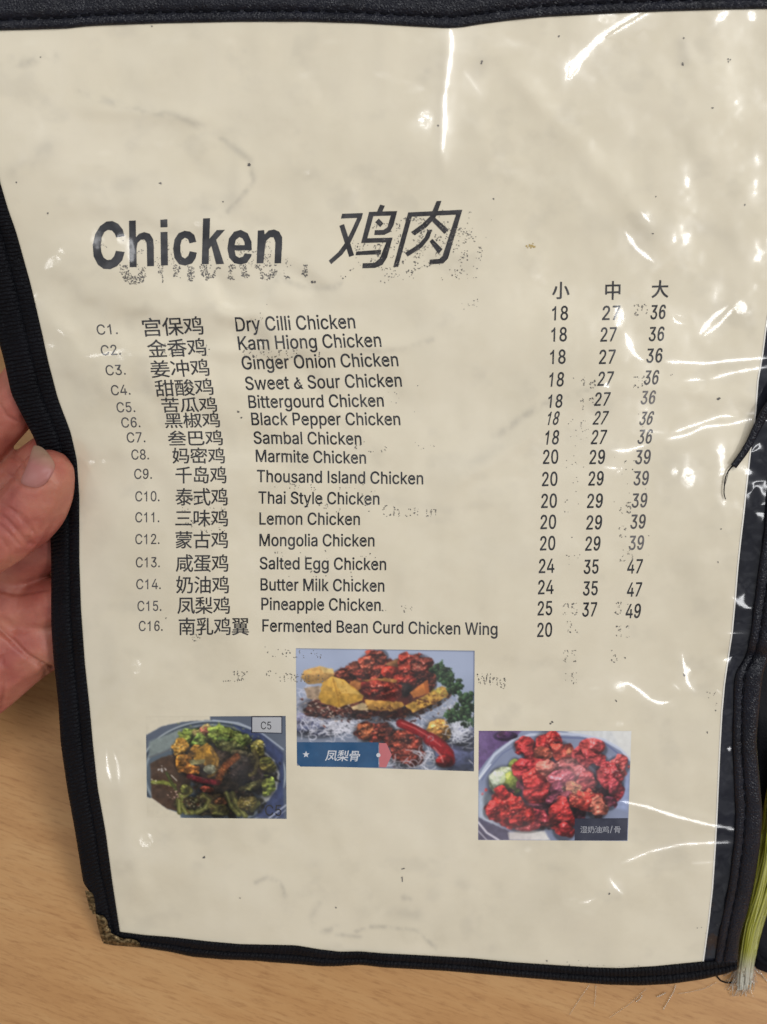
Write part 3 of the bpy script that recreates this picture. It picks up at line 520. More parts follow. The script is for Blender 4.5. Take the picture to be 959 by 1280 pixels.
岛 340 113,205,153,187,187,168,201,187,167,205,127,222;265,261,169,261,186,291,155,296,142,261,64,261,64,118,295,118,287,33,283,12,278,1,269,-3,238,-3,238,91,214,91,214,28,149,28,149,104,124,104,124,28,63,28,63,90,39,90,39,48,39,6,214,6,214,-5,224,-5,230,-26,266,-26,282,-25,294,-20,300,-15,307,-1,313,26,322,141,90,141,90,236,256,236,250,198,244,182,237,179,207,180,214,157,245,157,260,162,270,175,275,191,282,253,283,261
泰 340 82,80,104,61,120,43,139,58,122,76,100,94;243,97,208,56,189,65,189,127,163,127,163,55,39,12,52,-10,163,33,163,-2,157,-5,118,-5,127,-26,168,-24,182,-19,188,-8,189,40,243,13,288,-13,303,7,229,47,264,83;161,294,155,261,37,261,37,239,149,239,139,211,55,211,55,190,129,190,112,161,18,161,18,139,95,139,59,103,37,88,13,74,33,56,61,74,86,94,108,116,127,139,219,139,240,114,265,92,293,73,322,59,340,81,314,91,290,105,268,121,249,139,332,139,332,161,142,161,158,190,301,190,301,211,167,211,176,239,316,239,316,261,182,261,188,291
式 340 248,277,276,255,299,233,317,249,294,270,266,292;198,293,200,229,19,229,19,203,201,203,212,112,231,38,259,-11,297,-29,314,-25,326,-12,334,12,339,50,315,65,310,14,306,2,299,-1,275,14,254,56,239,121,229,203,332,203,332,229,227,229,226,293;21,8,29,-18,198,21,196,45,121,29,121,125,186,125,186,151,32,151,32,125,95,125,95,23
三 340 43,260,43,234,308,234,308,260;65,146,65,119,280,119,280,146;23,24,23,-2,327,-2,327,24
味 340 215,292,215,236,144,236,144,211,215,211,215,152,130,152,130,127,205,127,186,92,163,61,137,33,108,13,126,-8,151,12,175,37,197,65,215,97,215,-28,242,-28,242,97,258,66,277,38,297,13,318,-7,337,15,313,36,290,62,269,94,252,127,333,127,333,152,242,152,242,211,319,211,319,236,242,236,242,292;26,262,26,31,50,31,50,58,118,58,118,262;50,237,93,237,93,84,50,84
蒙 340 33,223,33,167,56,167,56,203,293,203,293,167,318,167,318,223;81,185,81,167,271,167,271,185;267,118,232,97,194,78,178,99,156,118,171,127,304,127,304,147,48,147,48,127,134,127,80,105,22,88,36,70,86,86,136,107,152,94,125,79,93,64,28,42,42,24,105,48,165,80,175,64,144,43,106,23,65,7,25,-6,38,-25,75,-12,114,5,151,25,182,45,185,30,184,17,181,7,175,0,161,-5,129,-4,134,-16,137,-28,170,-28,185,-23,193,-18,204,-5,210,13,210,35,204,58,213,63,232,37,254,13,278,-7,304,-23,323,-1,297,12,273,29,252,50,234,72,283,99;223,294,223,273,126,273,126,294,100,294,100,273,19,273,19,251,100,251,100,231,126,231,126,251,223,251,223,231,249,231,249,251,331,251,331,273,249,273,249,294
古 340 57,130,57,-28,84,-28,84,-10,266,-10,266,-27,294,-27,294,130,189,130,189,205,332,205,332,231,189,231,189,294,161,294,161,231,19,231,19,205,161,205,161,130;84,15,84,104,266,104,266,15
咸 340 89,180,89,158,195,158,195,180;208,294,209,237,44,237,43,104,39,64,29,24,12,-13,33,-29,52,10,63,55,68,100,70,211,210,211,217,129,230,60,213,40,194,22,173,6,150,-8,169,-28,206,-1,239,31,250,6,264,-13,280,-25,298,-29,315,-25,326,-13,333,10,337,46,316,59,311,11,307,0,300,-4,288,0,276,11,266,30,257,54,274,81,289,109,302,140,312,174,287,179,271,131,249,88,241,145,236,211,333,211,333,237,304,237,320,252,294,272,262,292,245,278,277,257,302,237,235,237,234,294;92,129,92,13,114,13,114,34,194,34,194,129;114,107,172,107,172,56,114,56
蛋 340 89,246,76,217,59,191,37,169,12,152,25,127,45,141,63,157,80,176,94,197,117,175,146,161,183,155,327,153,336,177,188,178,188,208,271,208,271,228,188,228,188,256,290,256,273,221,296,215,310,242,324,274,305,279,36,278,36,256,162,256,162,181,144,186,128,193,115,203,104,216,113,241;79,103,162,103,162,68,79,68;188,103,271,103,271,68,188,68;23,8,25,-18,286,-7,317,-32,334,-15,251,47,298,47,298,123,188,123,188,146,162,146,162,123,54,123,54,47,162,47,162,11;233,33,261,14,188,12,188,29,188,47,249,47
奶 340 138,269,138,245,178,245,175,173,167,102,147,38,111,-12,131,-29,169,25,190,93,200,168,203,245,258,245,237,144,300,144,292,42,287,16,281,4,275,0,218,1,223,-11,225,-24,267,-25,285,-24,297,-18,303,-13,311,3,317,34,321,84,326,168,268,168,287,269;71,199,110,199,101,136,86,84,51,112;23,104,76,61,62,39,48,21,31,6,13,-6,29,-27,48,-14,65,2,81,20,95,42,112,20,129,41,106,66,117,98,126,134,132,175,137,221,121,223,76,223,86,293,61,295,51,223,16,223,16,199,46,199
油 340 33,271,70,251,100,230,116,252,85,272,48,290;15,175,51,156,81,136,95,158,65,177,29,194;27,-6,49,-23,104,77,84,94,55,40;211,19,153,19,153,96,211,96;237,19,237,96,297,96,297,19;129,221,129,-27,153,-27,153,-6,297,-6,297,-25,322,-25,322,221,237,221,237,293,211,293,211,221;211,121,153,121,153,195,211,195;237,121,237,195,297,195,297,121
凤 340 53,277,51,139,46,87,34,34,13,-14,35,-29,58,22,71,79,77,136,79,252,269,252,270,146,275,58,288,-3,313,-25,324,-21,332,-10,336,10,339,39,322,58,320,20,318,8,315,4,304,29,297,93,295,277;105,138,165,85,146,64,126,45,104,30,82,18,97,-2,120,11,143,27,164,46,183,67,210,37,231,11,250,30,228,58,198,88,213,113,226,140,237,170,245,203,229,208,104,208,104,183,215,183,200,142,180,105,122,154
梨 340 212,277,212,158,237,158,237,277;289,291,288,141,282,138,236,138,244,114,278,115,300,118,306,122,311,127,313,134,314,291;161,120,161,92,20,92,20,68,135,68,109,47,79,27,46,11,13,-1,30,-23,66,-8,101,12,133,36,161,63,161,-28,188,-28,188,62,215,36,248,13,284,-6,320,-20,338,1,303,12,269,28,238,47,212,68,331,68,331,92,188,92,188,120;161,293,98,282,23,276,29,256,93,260,93,229,20,229,20,207,82,207,67,188,50,170,31,154,12,142,29,123,63,151,93,188,93,113,105,113,118,113,118,181,164,145,179,166,118,206,182,207,182,229,118,229,118,263,177,273
南 340 111,161,124,139,132,119,154,126,145,147,132,168;160,294,160,259,21,259,21,234,160,234,160,197,40,197,40,-28,67,-28,67,173,284,173,284,3,283,-3,276,-5,227,-5,236,-28,286,-26,303,-20,308,-15,311,3,311,197,189,197,189,234,329,234,329,259,189,259,189,294;218,168,194,118,93,118,93,97,161,97,161,62,86,62,86,40,161,40,161,-21,187,-21,187,40,265,40,265,62,187,62,187,97,259,97,259,118,216,118,241,161
乳 340 219,285,219,25,221,4,227,-10,238,-17,256,-19,299,-19,316,-15,327,-2,333,22,336,59,324,63,313,71,309,18,305,7,297,5,259,5,252,5,248,8,245,25,245,285;183,294,111,281,25,273,32,251,121,259,164,265,201,274;34,235,60,174,82,184,55,243;87,242,106,181,129,189,108,249;172,258,156,220,138,185,159,177,197,248;16,77,19,52,98,61,97,-3,53,-5,62,-28,92,-27,111,-24,117,-20,121,-15,124,0,124,63,197,71,197,95,124,87,124,99,159,128,190,160,173,174,167,172,35,172,35,150,146,150,123,127,98,107,98,85
翼 340 41,252,78,225,92,238,76,251,56,263,134,263,134,238,20,208,29,189,79,203,134,220,134,194,158,194,158,283,23,283,23,263,54,263;205,8,262,-9,307,-28,328,-13,282,5,227,21,335,21,335,40,244,40,244,60,319,60,319,78,244,78,244,96,293,96,293,185,56,185,56,96,105,96,105,78,32,78,32,60,105,60,105,40,16,40,16,21,119,21,71,3,16,-11,35,-29,93,-11,120,0,145,13,124,21,220,21;131,60,218,60,218,40,131,40;131,78,131,96,218,96,218,78;193,251,213,238,230,224,244,238,207,263,292,263,292,241,174,209,184,190,292,223,292,194,317,194,317,283,177,283,177,263,206,263;81,132,161,132,161,113,81,113;186,132,268,132,268,113,186,113;81,168,161,168,161,149,81,149;186,168,268,168,268,149,186,149
小 340 162,289,162,4,160,1,153,-1,95,-1,105,-28,147,-27,173,-23,181,-19,187,-13,190,-4,191,289;247,200,269,160,288,118,304,77,313,42,342,54,331,89,315,129,295,170,272,209;71,207,62,170,49,131,32,94,11,62,36,48,58,81,76,120,90,162,100,202
中 340 160,294,160,231,34,231,34,65,60,65,60,87,160,87,160,-28,188,-28,188,87,289,87,289,67,316,67,316,231,188,231,188,294;60,113,60,206,160,206,160,113;289,113,188,113,188,206,289,206
大 340 161,294,161,247,156,194,22,194,22,167,152,167,137,117,111,70,71,28,15,-6,35,-27,91,7,131,49,158,97,175,147,199,90,230,42,269,2,316,-27,335,-3,289,25,250,64,220,112,197,167,330,167,330,194,184,194,189,247,190,294
湿 340 152,201,286,201,286,165,152,165;152,257,286,257,286,222,152,222;127,279,127,143,312,143,312,279;112,104,131,63,143,23,166,32,153,70,133,112;304,113,288,71,269,30,289,23,329,105;33,271,66,253,93,233,108,254,81,273,47,290;13,179,48,160,75,141,90,162,62,181,28,198;23,-6,46,-21,72,34,96,92,75,107,49,46;236,132,236,6,201,6,201,132,176,132,176,6,91,6,91,-18,336,-18,336,6,261,6,261,132
骨 340 77,279,77,188,28,188,28,121,52,121,52,165,297,165,297,121,322,121,322,188,273,188,273,279;102,188,102,218,173,218,173,188;247,188,197,188,197,236,102,236,102,258,247,258;252,122,252,96,98,96,98,122;73,144,73,-28,98,-28,98,28,252,28,251,-3,245,-6,200,-6,208,-28,254,-26,270,-21,274,-16,277,0,277,144;98,76,252,76,252,48,98,48
肉 340 34,242,34,-28,60,-28,60,217,155,217,145,192,128,170,105,151,75,137,90,117,117,129,139,144,156,162,169,181,217,150,256,121,273,142,230,172,179,203,183,217,291,217,290,2,289,0,283,-2,231,-2,240,-29,277,-28,301,-24,309,-20,313,-14,316,-5,317,242,189,242,195,293,167,293,162,242;165,142,156,111,140,81,113,55,73,35,89,16,117,28,139,44,157,61,171,81,215,47,251,15,271,35,230,68,181,103,192,142
'''

# ------------------------------------------------------------------ building helpers
ORG = {}
def mesh_obj(name, V, F, mat, parent=None, origin=None, smooth=True, film=None, uv=None, attrs=None, colors=None):
    """link ONE mesh object; V in world metres; film = the (px, py) of its vertices for the film on top"""
    V = np.asarray(V, float)
    if origin is None: origin = ORG[parent] if parent is not None else V.mean(0)
    origin = np.asarray(origin, float)
    me = bpy.data.meshes.new(name)
    me.from_pydata((V - origin).tolist(), [], [tuple(int(i) for i in f) for f in F])
    if smooth: me.polygons.foreach_set('use_smooth', np.ones(len(me.polygons), bool))
    if film is not None:
        at = me.attributes.new('film', 'FLOAT_VECTOR', 'POINT')
        at.data.foreach_set('vector', film_normal(np.asarray(film)[:, 0], np.asarray(film)[:, 1]).astype(np.float32).ravel())
    for k, v in (attrs or {}).items():
        at = me.attributes.new(k, 'FLOAT_VECTOR', 'POINT')
        vv = np.zeros((len(V), 3), np.float32); vv[:, 0] = v
        at.data.foreach_set('vector', vv.ravel())
    if colors is not None:
        at = me.attributes.new('print', 'FLOAT_COLOR', 'POINT')
        at.data.foreach_set('color', np.concatenate([colors, np.ones((len(V), 1))], 1).astype(np.float32).ravel())
    if uv is not None:
        l = me.uv_layers.new(name='UVMap'); vi = np.zeros(len(me.loops), np.int32); me.loops.foreach_get('vertex_index', vi)
        l.data.foreach_set('uv', np.asarray(uv, np.float32)[vi].ravel())
    me.materials.append(mat)
    me.update()
    o = bpy.data.objects.new(name, me); COL.objects.link(o)
    po = ORG[parent] if parent is not None else np.zeros(3)
    o.location = origin - po
    if parent is not None: o.parent = parent
    ORG[o] = origin
    return o

def empty(name, loc, parent=None):
    o = bpy.data.objects.new(name, None); COL.objects.link(o); o.empty_display_size = 0.02
    loc = np.asarray(loc, float)
    o.location = loc - (ORG[parent] if parent is not None else 0)
    if parent is not None: o.parent = parent
    ORG[o] = loc
    return o

def tag(o, label, cat, group=None, kind=None):
    o['label'] = label; o['category'] = cat
    if group: o['group'] = group
    if kind: o['kind'] = kind
    return o

def grid_faces(n, m, closed=False):
    F = []
    for i in range(n - 1):
        for j in range(m if closed else m - 1):
            k = (j + 1) % m
            F.append((i * m + j, i * m + k, (i + 1) * m + k, (i + 1) * m + j))
    return F

def resample(pts, n):
    pts = np.asarray(pts, float)
    s = np.concatenate([[0], np.cumsum(np.hypot(*np.diff(pts, axis=0).T))])
    u = np.linspace(0, s[-1], n)
    q = np.stack([np.interp(u, s, pts[:, 0]), np.interp(u, s, pts[:, 1])], -1)
    for _ in range(3): q[1:-1] = (q[:-2] + 2 * q[1:-1] + q[2:]) / 4
    return q

def tube(path, rad, nseg=8, cap=True, flat=1.0, flatdir=None):
    """verts and faces of a tube along 3-D points"""
    path = np.asarray(path, float); n = len(path)
    rad = np.broadcast_to(np.asarray(rad, float), (n,))
    tg = np.gradient(path, axis=0); tg /= np.linalg.norm(tg, axis=1)[:, None] + 1e-12
    up = np.asarray(flatdir if flatdir is not None else PAGE_N, float)
    V = []
    for i in range(n):
        a = np.cross(tg[i], up); a /= np.linalg.norm(a) + 1e-12; b = np.cross(a, tg[i])
        for k in range(nseg):
            th = 2 * math.pi * k / nseg
            V.append(path[i] + rad[i] * (a * math.cos(th) + b * flat * math.sin(th)))
    F = grid_faces(n, nseg, True)
    if cap: F += [tuple(range(nseg - 1, -1, -1)), tuple(range((n - 1) * nseg, n * nseg))]
    return np.array(V), F

class Bag:
    def __init__(s): s.V = []; s.F = []; s.n = 0; s.px = []; s.at = []
    def add(s, V, F, px=None, at=None):
        s.V.append(np.asarray(V)); s.F += [tuple(i + s.n for i in f) for f in F]; s.n += len(V)
        if px is not None: s.px.append(np.asarray(px))
        if at is not None: s.at.append(np.asarray(at))
    def get(s): return np.concatenate(s.V), s.F

# ------------------------------------------------------------------ the table
tv, tf = [], []
nx = 2
tab = [(-1.1, -0.75), (1.1, -0.75), (1.1, 0.75), (-1.1, 0.75)]
V = [(x, y, 0.0) for x, y in tab] + [(x, y, -0.03) for x, y in tab]
F = [(0, 1, 2, 3), (7, 6, 5, 4), (0, 4, 5, 1), (1, 5, 6, 2), (2, 6, 7, 3), (3, 7, 4, 0)]
o = mesh_obj('tabletop', V, F, MAT_WOOD, origin=(0, 0, 0), smooth=False)
tag(o, 'warm brown wood grain tabletop under the menu', 'tabletop', kind='structure')

# ------------------------------------------------------------------ the printed sheet
NU, NV = 560, 660
def sheet_px(nu, nv, tuck=6.0):
    u = np.linspace(0, 1, nu)[None, :]; v = np.linspace(0, 1, nv)[:, None]
    y = 20 + v * 1170 + 0 * u
    for _ in range(4):
        x = (xat(PAPER_L, y) - tuck) * (1 - u) + xat(PAPER_R, y) * u
        y = (yat(TOP_IN, x) - tuck) * (1 - v) + (yat(BOT_IN, x) + tuck) * v
    return x, y
SX, SY = sheet_px(NU, NV)

# smears, worn marks and painted grey crease shade of the old sheet
grime_shade = np.zeros_like(SX)
def smear_shade(pts, wd, a, seed=0, br=0.55):
    global grime_shade
    pts = np.array(pts, float)
    if len(pts) > 2: pts = resample(pts, max(8, len(pts) * 5))
    d2 = np.full(SX.shape, 1e9)
    for (x0, y0), (x1, y1) in zip(pts[:-1], pts[1:]):
        dx, dy = x1 - x0, y1 - y0; l2 = dx * dx + dy * dy + 1e-9
        t = np.clip(((SX - x0) * dx + (SY - y0) * dy) / l2, 0, 1)
        d2 = np.minimum(d2, (SX - x0 - t * dx) ** 2 + (SY - y0 - t * dy) ** 2)
    m = np.exp(-d2 / (wd * wd)) * sstep(br - 0.35, br + 0.25, fbm(SX / (wd * 2.2 + 4) + seed, SY / (wd * 2.2 + 4), 60 + seed, 3))
    grime_shade = np.maximum(grime_shade, a * m)
for k, (pts, wd, a) in enumerate([
    ([(20, 88), (32, 78), (52, 72), (66, 72)], 7, .34), ([(100, 115), (150, 132), (190, 140), (225, 146), (255, 160), (285, 178), (312, 200)], 5, .30),
    ([(312, 205), (318, 225), (300, 248), (285, 264)], 4, .32), ([(20, 215), (45, 195), (62, 182)], 12, .22), ([(110, 230), (150, 232), (190, 225)], 10, .16),
    ([(240, 250), (262, 262), (290, 262)], 8, .18), ([(350, 345), (375, 358), (420, 360), (450, 345)], 5, .30), ([(345, 350), (390, 353)], 7, .22),
    ([(300, 420), (315, 440), (320, 455)], 8, .15), ([(430, 432), (470, 440), (505, 437), (540, 425)], 4, .22), ([(620, 545), (670, 510), (720, 492), (740, 488)], 5, .34), ([(560, 600), (620, 562)], 9, .16),  # the rising diagonal strokes here paint the shade of the long fold
    ([(600, 150), (640, 180), (700, 220)], 24, .10), ([(680, 240), (760, 290), (830, 285)], 16, .12), ([(855, 78), (852, 55)], 9, .22), ([(530, 95), (533, 92)], 8, .2), ([(603, 75), (598, 95)], 10, .16),
    ([(320, 1103), (335, 1096), (352, 1104), (355, 1117)], 3, .34), ([(353, 1112), (355, 1118)], 5, .34), ([(386, 1150), (395, 1163), (408, 1164), (420, 1160)], 4, .36), ([(400, 1130), (388, 1150)], 5, .2),
    ([(445, 1165), (455, 1158), (480, 1159), (510, 1161), (527, 1165), (536, 1178), (548, 1186)], 3, .36), ([(420, 1168), (450, 1171)], 3, .3), ([(450, 1145), (475, 1138), (520, 1143)], 8, .2), ([(505, 1122), (512, 1124)], 4, .34),
    ([(590, 1130), (600, 1160), (612, 1180)], 10, .2), ([(575, 1105), (600, 1120), (620, 1135)], 8, .14), ([(240, 965), (225, 962)], 5, .25), ([(460, 620), (520, 632), (560, 640)], 8, .1),
    ([(600, 690), (700, 700)], 30, .07), ([(130, 780), (140, 850)], 14, .10), ([(118, 620), (125, 690)], 10, .10), ([(200, 830), (260, 850)], 8, .10), ([(820, 560), (850, 700)], 26, .06),
    ([(640, 480), (700, 455)], 20, .08), ([(850, 280), (900, 290)], 12, .12), ([(690, 1085), (720, 1095)], 8, .10)]):
    smear_shade(pts, wd, a * 1.0, k)
grime_shade = np.maximum(grime_shade, 0.11 * sstep(0.58, 0.85, fbm(SX / 42, SY / 36, 77, 4)))
XY = np.stack([SX.ravel(), SY.ravel()], -1)
V = PG(XY[:, 0], XY[:, 1])
SHEET_O = P(515, 1203, 0)
sheet = mesh_obj('menu_sheet', V, grid_faces(NV, NU), MAT_PAPER, origin=SHEET_O, film=XY, attrs={'grime_shade': grime_shade.ravel()})
tag(sheet, 'creased cream menu page under clear plastic listing chicken dishes, prices and three food photos', 'menu page')

# pale cut edge of the sheet
yy = np.linspace(4, 1203, 260); e = Bag()
px = np.concatenate([np.stack([xat(PAPER_R, yy) - 1.3, yy], -1), np.stack([xat(PAPER_R, yy) + 0.5, yy], -1)])
mesh_obj('paper_edge', PG(px[:, 0], px[:, 1], 0.00012), [(i, i + 1, 260 + i + 1, 260 + i) for i in range(259)], MAT_EDGE, sheet, film=px)

# ------------------------------------------------------------------ lettering
GLYPH = {}
for line in GLYPHS.strip('\n').split('\n'):
    ch, adv, cs = line[0], *line[2:].split(' ')
    GLYPH[ch] = (int(adv), [np.array([int(v) for v in c.split(',')], float).reshape(-1, 2) for c in cs.split(';')])
def area(c): return 0.5 * np.sum(c[:, 0] * np.roll(c[:, 1], -1) - np.roll(c[:, 0], -1) * c[:, 1])
def turn(c, s):
    c = np.array(c, float); return c if np.sign(area(c)) == s else c[::-1]
_ring = lambda x, y, rx, ry, n=20: [(x + rx * math.cos(a), y + ry * math.sin(a)) for a in np.arange(n) * 2 * math.pi / n]
GLYPH['1'] = (453, [turn([(206, 0), (269, 0), (269, 509), (228, 509), (205, 465), (160, 425), (94, 395), (94, 335), (150, 355), (206, 393)], -1)])
GLYPH['I'] = (185, [turn([(60, 0), (60, 509), (125, 509), (125, 0)], -1)])
GLYPH['l'] = (167, [turn([(53, 0), (53, 509), (114, 509), (114, 0)], -1)])
GLYPH['W'] = (686, [turn([(155, 0), (16, 509), (82, 509), (192, 92), (306, 509), (380, 509), (492, 92), (603, 509), (670, 509), (530, 0), (455, 0), (343, 412), (230, 0)], -1)])
GLYPH['w'] = (567, [turn([(138, 0), (16, 379), (82, 379), (168, 85), (252, 379), (316, 379), (400, 85), (485, 379), (550, 379), (430, 0), (368, 0), (284, 292), (200, 0)], -1)])
_nine = [turn([(60, 125), (75, 55), (120, 10), (190, -8), (265, 2), (335, 60), (378, 160), (392, 290), (382, 395), (340, 470), (285, 506), (222, 516), (150, 500), (90, 455), (62, 395), (56, 340), (72, 262), (115, 205), (180, 180), (240, 186), (290, 212), (327, 250), (318, 185), (295, 110), (250, 62), (195, 48), (150, 62), (124, 125)], -1), turn(_ring(221, 349, 98, 112), 1)]
GLYPH['9'] = (453, _nine)
GLYPH['6'] = (453, [turn((453, 509) - c, np.sign(area(c))) for c in _nine])
_p = GLYPH['P'][1][0]
_k = [i for i, q in enumerate(_p) if tuple(q) in ((109, 186), (109, 242), (125, 452))]
GLYPH['P'] = (445, [turn(np.vstack([_p[:_k[0]], [(125, 186), (125, 0)]]), -1), turn(np.vstack([[(125, 242)], _p[_k[1] + 1:_k[2] + 1]]), 1)])
GLYPH[' '] = (185, [])

def layout(text):
    x = 0; out = []
    for ch in text:
        a, cs = GLYPH[ch]
        if ch == '/' and len(text) > 2: a, cs = 200, [c[::-1] * .56 + (20, 10) for c in cs]
        out += [c + (x, 0) for c in cs]; x += a
    return out

def fill(contours, maxlen=None):
    """triangulate closed 2-D outlines with holes"""
    cu = bpy.data.curves.new('outline', 'CURVE'); cu.dimensions = '2D'; cu.fill_mode = 'BOTH'
    for c in contours:
        s = cu.splines.new('POLY'); s.points.add(len(c) - 1); s.use_cyclic_u = True
        s.points.foreach_set('co', np.concatenate([c, np.zeros((len(c), 1)), np.ones((len(c), 1))], 1).astype(np.float32).ravel())
    ob = bpy.data.objects.new('outline', cu)
    me = bpy.data.meshes.new_from_object(ob)
    bm = bmesh.new(); bm.from_mesh(me)
    if maxlen:
        for _ in range(4):
            es = [e for e in bm.edges if e.calc_length() > maxlen]
            if not es: break
            bmesh.ops.subdivide_edges(bm, edges=es, cuts=1)
            bmesh.ops.triangulate(bm, faces=bm.faces[:])
    bm.verts.index_update()
    v = np.array([x.co[:2] for x in bm.verts]).reshape(-1, 2); f = [tuple(q.index for q in x.verts) for x in bm.faces]
    bm.free(); bpy.data.objects.remove(ob); bpy.data.curves.remove(cu); bpy.data.meshes.remove(me)
    return v, f

LIFT_INK = 0.00007
def inside(p, c):
    x, y = p; q = np.roll(c, -1, 0)
    return bool(np.sum(((c[:, 1] > y) != (q[:, 1] > y)) & (x < (q[:, 0] - c[:, 0]) * (y - c[:, 1]) / np.where(q[:, 1] == c[:, 1], 1e-9, q[:, 1] - c[:, 1]) + c[:, 0])) % 2)
def grow(c, d):
    """move an outline outwards (holes run the other way round, so they close)"""
    if not d: return c
    a = c - np.roll(c, 1, 0); b = np.roll(c, -1, 0) - c
    a = a / (np.hypot(*a.T)[:, None] + 1e-9); b = b / (np.hypot(*b.T)[:, None] + 1e-9)
    t = a + b; n = np.stack([t[:, 1], -t[:, 0]], -1); n /= np.hypot(*n.T)[:, None] + 1e-9
    return c + n * d
def pieces(cs):
    """outer outlines, each with the holes that lie in it"""
    ar = [area(c) for c in cs]; big = np.sign(ar[int(np.argmax(np.abs(ar)))])
    out = [[c] for c, a_ in zip(cs, ar) if np.sign(a_) == big]
    for c, a_ in zip(cs, ar):
        if np.sign(a_) != big:
            own = [o for o in out if inside(c[0], o[0])]
            if own: min(own, key=lambda o: abs(area(o[0]))).append(c)
    return out, big
def print_shape(name, contours, mat, parent, lift=LIFT_INK, maxlen=9.0, bold=0.0):
    b = Bag(); ps, sg = pieces(contours)
    for k, p in enumerate(ps):
        v, f = fill([grow(c, bold * sg) for c in p], maxlen)
        # outlines are in pixels with y down: make the faces look at the viewer
        b.add(PG(v[:, 0], v[:, 1], lift + 3e-6 * (k % 4)), [t[::-1] for t in f], v)
    V, F = b.get()
    return mesh_obj(name, V, F, mat, parent, film=np.concatenate(b.px))

def latin(text, x0, y0, x1, y1, cap, lean=0.0):
    """contours of a line of type whose ink runs from (x0, y0) to (x1, y1) on its baseline"""
    cs = layout(text)
    a = min(c[:, 0].min() for c in cs); b = max(c[:, 0].max() for c in cs)
    out = []
    for c in cs:
        u = (c[:, 0] - a) / (b - a); v = c[:, 1] / 509.0 * cap
        out.append(np.stack([x0 + (x1 - x0) * u + lean * v, y0 + (y1 - y0) * u - v], -1))
    return out

def han(text, l, r, t, b, slope=0.0, lean=0.0):
    cs = layout(text)
    xs = np.concatenate([c[:, 0] for c in cs]); ys = np.concatenate([c[:, 1] for c in cs])
    out = []
    for c in cs:
        u = (c[:, 0] - xs.min()) / (xs.max() - xs.min()); v = (c[:, 1] - ys.min()) / (ys.max() - ys.min())
        out.append(np.stack([l + (r - l) * u + lean * v * (b - t) - lean * (b - t) / 2, b - (b - t) * v + slope * (u - .5) * (r - l)], -1))
    return out

# title, traced letter by letter
T = lambda pts, ox, oy, k: np.array(pts, float) / k + (ox, oy)
def soften(c, n=1, keep=0.0):
    for _ in range(n):
        d = np.roll(c, -1, 0); c = np.stack([c * .75 + d * .25, c * .25 + d * .75], 1).reshape(-1, 2)
    return c
tt = lambda pts, n=0: soften(T(pts, 100, 260, 3.552), n)
title = [
 tt([(198,125),(190,95),(170,70),(145,58),(118,60),(90,80),(68,115),(57,165),(61,215),(80,252),(105,270),(135,272),(165,258),(188,232),(199,195),(160,190),(152,214),(139,229),(121,231),(105,220),(95,195),(92,165),(97,130),(108,107),(124,97),(142,100),(155,114),(161,131)]),
 tt([(218,57),(248,55),(249,130),(262,115),(285,107),(310,114),(325,138),(328,170),(329,258),(299,259),(297,170),(295,152),(286,140),(270,141),(256,155),(251,180),(252,262),(221,263)]),
 tt([(357,52),(388,50),(389,85),(358,86)]), tt([(358,107),(389,106),(391,254),(360,256)]),
 tt([(517,150),(508,120),(490,105),(465,101),(438,112),(420,140),(414,180),(420,222),(440,250),(468,256),(498,246),(514,222),(519,198),(488,192),(481,212),(467,224),(453,217),(446,195),(446,165),(452,142),(466,132),(480,138),(487,157)]),
 tt([(547,46),(578,45),(575,137),(608,98),(644,97),(605,141),(640,248),(605,250),(584,168),(573,182),(572,249),(541,250)]),
 tt([(763,188),(762,150),(745,112),(715,97),(685,105),(662,135),(655,180),(663,220),(685,245),(715,251),(742,243),(760,216),(763,205),(732,201),(724,216),(708,221),(692,212),(687,188)]),
 tt([(687,165),(692,142),(708,129),(722,135),(731,152),(732,165)]),
 tt([(790,100),(818,98),(820,118),(838,100),(862,95),(885,105),(898,130),(898,160),(893,245),(864,246),(868,150),(860,130),(845,130),(828,145),(822,170),(815,245),(785,246)])]
title = [turn(c, -1 if k == 7 else 1) for k, c in enumerate(title)]
print_shape('title_word', title, MAT_INK, sheet, maxlen=4.0)['label'] = 'heavy black heading reading Chicken'
hh = lambda pts: T(pts, 390, 230, 4.359)
TITLE_HAN = [
 hh([(165,162),(278,158),(272,185),(236,265),(205,330),(165,385),(105,437),(92,418),(145,370),(185,315),(215,255),(247,185),(158,188)]),
 hh([(150,228),(175,218),(230,388),(203,398)]), hh([(372,112),(398,118),(382,154),(352,158)]),
 hh([(312,152),(465,147),(445,225),(425,262),(395,277),(340,278),(343,252),(390,250),(412,235),(430,172),(335,175),(302,296),(440,292),(410,400),(385,440),(345,457),(275,459),(277,432),(340,430),(370,405),(405,318),(268,322)]),
 hh([(345,208),(365,188),(390,215),(372,235)]), hh([(242,368),(378,358),(375,383),(238,388)]),
 hh([(525,155),(820,140),(742,405),(715,433),(640,438),(643,412),(695,408),(712,392),(785,167),(545,178),(470,452),(443,452)]),
 hh([(680,93),(706,92),(675,180),(625,235),(560,280),(540,262),(605,215),(645,175)]), hh([(655,203),(672,184),(745,248),(722,272)]),
 hh([(632,250),(655,248),(640,295),(600,345),(522,395),(507,375),(580,330),(615,290)]), hh([(642,314),(656,298),(712,355),(690,382)])]
tv = Bag()
for c in TITLE_HAN:                                   # strokes may cross: each is filled by itself, a hair above the last
    v, f = fill([c], 9.0); tv.add(PG(v[:, 0], v[:, 1], LIFT_INK + 4e-6 * len(tv.V)), [t[::-1] for t in f], v)
V, F = tv.get()
mesh_obj('title_characters', V, F, MAT_HAN, sheet, film=np.concatenate(tv.px))['label'] = 'slanted black Chinese heading of two characters'

